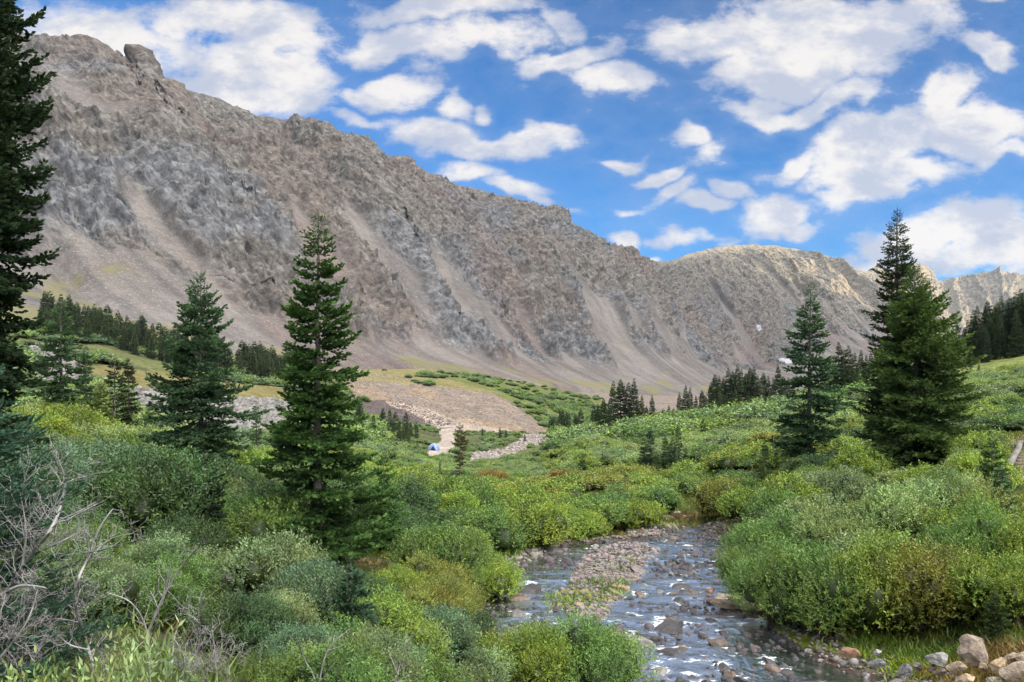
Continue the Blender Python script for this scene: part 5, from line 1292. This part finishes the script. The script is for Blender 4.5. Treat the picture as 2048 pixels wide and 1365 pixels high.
SH = [
 ('tangled bare grey shrub at the left edge, its main stem bending up to the right', 4.7, 1, [([(-40,1440),(-5,1300),(15,1200),(60,1112),(100,1062),(122,1010),(130,962)], .021), ([(-60,1215),(-10,1196),(40,1172),(92,1176)], .013), ([(60,1112),(105,1092),(152,1068)], .009), ([(45,1130),(52,1060),(40,985)], .008), ([(-30,1350),(30,1280),(60,1230),(75,1180)], .010), ([(0,1420),(60,1330),(95,1260)], .010), ([(15,1200),(-5,1130),(-15,1080)], .009), ([(-40,1400),(20,1340),(35,1290),(10,1240)], .009)]),
 ('bare grey shrub with one crooked upright stem, second from the left', 5.2, 2, [([(215,1470),(195,1365),(172,1285),(150,1205),(156,1160),(178,1112),(200,1055),(226,1018)], .016), ([(178,1112),(172,1060),(168,1040)], .007), ([(182,1105),(228,1092),(252,1068)], .007), ([(155,1245),(110,1238),(60,1252)], .006), ([(178,1300),(140,1290),(110,1265)], .006)]),
 ('bare forked grey shrub, long branch reaching up to the right', 5.8, 3, [([(310,1460),(300,1365),(293,1262),(262,1206),(213,1186)], .012), ([(295,1268),(330,1188),(366,1130),(399,1092)], .012), ([(330,1188),(342,1122)], .006), ([(296,1290),(318,1232),(300,1180)], .006)]),
 ('thin single bare stem right of the forked grey shrub', 6.2, 4, [([(335,1440),(345,1310),(352,1262),(372,1212),(388,1178)], .008), ([(350,1270),(362,1240)], .004)]),
 ('dense low thicket of fine bare twigs at the bottom, left of centre', 6.4, 5, [([(380,1450),(388,1340),(400,1270),(398,1225)], .008), ([(430,1450),(432,1340),(425,1260)], .008), ([(350,1460),(400,1360),(440,1290)], .007), ([(470,1450),(455,1350),(470,1290)], .007), ([(340,1420),(370,1330),(350,1280)], .007)]),
 ('bare pale forked branches in front of the young blue-green spruce', 6.2, 6, [([(660,1480),(632,1365),(608,1318),(597,1285)], .010), ([(636,1380),(655,1302),(700,1258)], .008), ([(655,1302),(690,1290)], .004)]),
 ('pale bare twigs at the bottom edge, right of the forked branches', 6.6, 7, [([(770,1480),(792,1365),(806,1312),(832,1262)], .008), ([(797,1350),(775,1300)], .005), ([(800,1340),(835,1320)], .004), ([(760,1420),(745,1340)], .005)]),
]
for lab, D, seed, stems_ in SH:
    g = np.random.default_rng(600+seed); root = bpy.data.objects.new('bare_shrub', None); C.objects.link(root); b0 = W(stems_[0][0][0][0], stems_[0][0][0][1], D); root.location = b0
    tag(root, lab, 'bare shrub')
    for j, (ln, r0) in enumerate(stems_):
        dd = D+g.normal()*.12; P_ = [W(u, v, dd+g.normal()*.07+.12*math.sin(i*1.3+j))-b0 for i, (u, v) in enumerate(ln)]
        A = Acc(); twigs(A, smooth_line(P_), r0, r0*.3, g, 0, dens={1: 1.25, 2: 1.1, 3: .55, 4: .4, 5: 1.5, 6: .5, 7: .5}[seed], reach={1: 1.0, 2: .85}.get(seed, .75))
        obj('branch', A.mesh('bare_branch'), M['dead'], root)

# close leafy shoots at the very bottom
bigleaf = willow(99, 130, .058, .36, 10, R=.42, H=.60, core=.0, stems=12)
for (u, D, vt, lab, col) in ((250, 3.5, 1292, 'light green willow shoots with orange tips at the bottom edge, close up', (.22, .29, .12)), (118, 3.4, 1352, 'tip of a light green shoot at the bottom edge, left', (.20, .27, .10)),
                             (22, 3.4, 1350, 'tip of a yellow-green shoot in the left bottom corner', (.22, .28, .08))):
    z = -1.75; x = (u-U0)/F*D; top = (HV-vt)/F*D; k = (top-z)/.62
    put_bush('willow_shoots', bigleaf, (x, D, top-.56), lab, None, .7*u, (.62, .62, 1.0), col, 'willow shoots')

# snow
mo = bpy.data.objects['mountain']; bpy.context.view_layer.update()
for (u, v, rx, ry, lab) in ((1517, 656, 5, 8, 'small upright snow patch high in the scree of the far slope'), (1574, 722, 16, 6, 'larger snow patch low on the far slope, above the tree line')):
    V = []; n = 22; m = 5
    ok_ = True; ctr = on_mesh(mo, u, v)[0]
    for j in range(m):
        for i in range(n):
            a = 2*math.pi*i/n; k = j/(m-1); w_ = 1+.22*math.sin(2*a+1)+.13*math.sin(5*a)
            loc, nor = on_mesh(mo, u+rx*k*w_*math.cos(a), v+ry*k*w_*math.sin(a))
            if loc is None: loc = ctr
            V.append(tuple(Vector(loc)+Vector((-.0, -.9, .5))*(1.6*(1-k**3)-.2)))
    o = obj('snow_patch', mesh_from('snow', np.array(V), grid_faces(m, n, True)[:, ::-1], smooth=True), M['snow']); tag(o, lab, 'snow patch')

# thin mountain air: far slopes pale a little
def haze():
    V = np.array([(x, y, z) for z in (-60, 800) for (x, y) in ((-1900, -1500), (2300, -1500), (2300, 4150), (-1900, 4150))], float)
    Q = np.array([(3, 2, 1, 0), (4, 5, 6, 7), (0, 1, 5, 4), (1, 2, 6, 5), (2, 3, 7, 6), (3, 0, 4, 7)])
    m = bpy.data.materials.new('mountain air'); m.use_nodes = True; n = NT(m.node_tree)
    for x in list(n.n): n.n.remove(x)
    v = n.node('ShaderNodeVolumePrincipled', {'Color': (.62, .76, 1.0, 1), 'Density': .000032, 'Anisotropy': .2}); o = n.n.new('ShaderNodeOutputMaterial'); n.l.new(v, o.inputs['Volume'])
    o = obj('haze', mesh_from('haze', V, Q), m); tag(o, kind='stuff')
haze()
